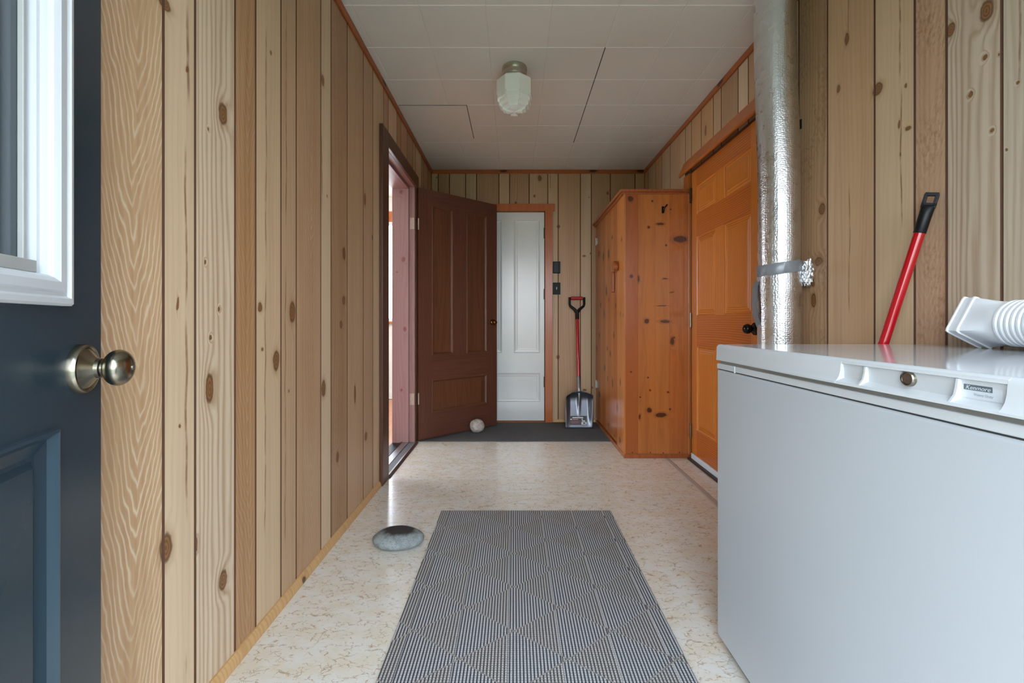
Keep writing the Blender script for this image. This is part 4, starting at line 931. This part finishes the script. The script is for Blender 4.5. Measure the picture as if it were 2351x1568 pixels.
rings = [ringpts(s_, rc, r, N, b_) for s_, r, b_ in seq]
for k in range(1, 9): rings.append(ringpts(.032+.055*k/8, rc, hs-.001, N, (k/8)**1.3))
sp = .100
for q in range(12):
    for ds, dr_ in ((0, 0), (.003, .0028), (.0075, .0028), (.0105, 0)): rings.append(ringpts(sp+ds, rc+dr_, hs, N, 1))
    sp += .0118
for ds in (.0, .14): rings.append(ringpts(sp+ds, rc, hs, N, 1))
inner = [ringpts(sp+.14, rc-.003, hs, N, 1), ringpts(.1, rc-.003, hs, N, 1), ringpts(.032, rc, hs-.004, N, 0), ringpts(0, rc, hs-.003, N, 0)]
rings += inner
vs = [p for r in rings for p in r]; n = len(rings)
m.add(vs, [(j*N+k, j*N+(k+1) % N, ((j+1) % n)*N+(k+1) % N, ((j+1) % n)*N+k) for j in range(n) for k in range(N)], 0, True); m.build('adapter_body', M['pvc'], V, sharp=32)

# ------------------------------------------------------------------ daylight
Wd = bpy.data.worlds.new('sky'); bpy.context.scene.world = Wd; Wd.use_nodes = True; nt = Wd.node_tree
bg = nt.nodes['Background']; tc = nt.nodes.new('ShaderNodeTexCoord'); sp_ = nt.nodes.new('ShaderNodeSeparateXYZ'); rp = nt.nodes.new('ShaderNodeValToRGB')
nt.links.new(tc.outputs['Generated'], sp_.inputs[0]); nt.links.new(sp_.outputs[2], rp.inputs[0]); nt.links.new(rp.outputs[0], bg.inputs[0])
rp.color_ramp.elements[0].position = 0.0; rp.color_ramp.elements[0].color = (.86, .93, 1, 1); rp.color_ramp.elements[1].position = .6; rp.color_ramp.elements[1].color = (.72, .86, 1.0, 1)
SKY = 6.0
bg.inputs[1].default_value = SKY
def portal(name, loc, rot, sx_, sy_):
    l = bpy.data.lights.new(name, 'AREA'); l.shape = 'RECTANGLE'; l.size = sx_; l.size_y = sy_; l.cycles.is_portal = True
    o = bpy.data.objects.new(name, l); C.objects.link(o); o.location = loc; o.rotation_euler = rot; return o
portal('doorway_daylight', ((FX0+FX1)/2, -.24, FT/2), (-PI/2+PI, 0, 0), FX1-FX0, FT)
portal('window_daylight', ((WX0+WX1)/2, -.24, (WZ0+WZ1)/2), (-PI/2+PI, 0, 0), WX1-WX0, WZ1-WZ0)
portal('parlour_window_daylight', ((wx0+wx1)/2, RY1+.12, (wz0+wz1)/2), (-PI/2, 0, 0), wx1-wx0, wz1-wz0)
portal('added_window_portal', (RX-.12, (ly0+ly1)/2, (lz0+lz1)/2), (PI/2, 0, -PI/2), ly1-ly0, lz1-lz0)  # sky portal for the added side window

# ------------------------------------------------------------------ camera
cam = bpy.data.cameras.new('camera'); co = bpy.data.objects.new('camera', cam); C.objects.link(co)
co.location = (0, 0, EYE); co.rotation_euler = (PI/2, 0, 0)
cam.sensor_width = 36; cam.lens = 1000/2351*36; cam.shift_x = -4.5/2351; cam.shift_y = -46/2351; cam.clip_start = .01
sc = bpy.context.scene; sc.camera = co
vs_ = sc.view_settings; vs_.view_transform = 'Standard'; vs_.look = 'None'; vs_.gamma = 1; vs_.use_curve_mapping = False; vs_.exposure = 0.9
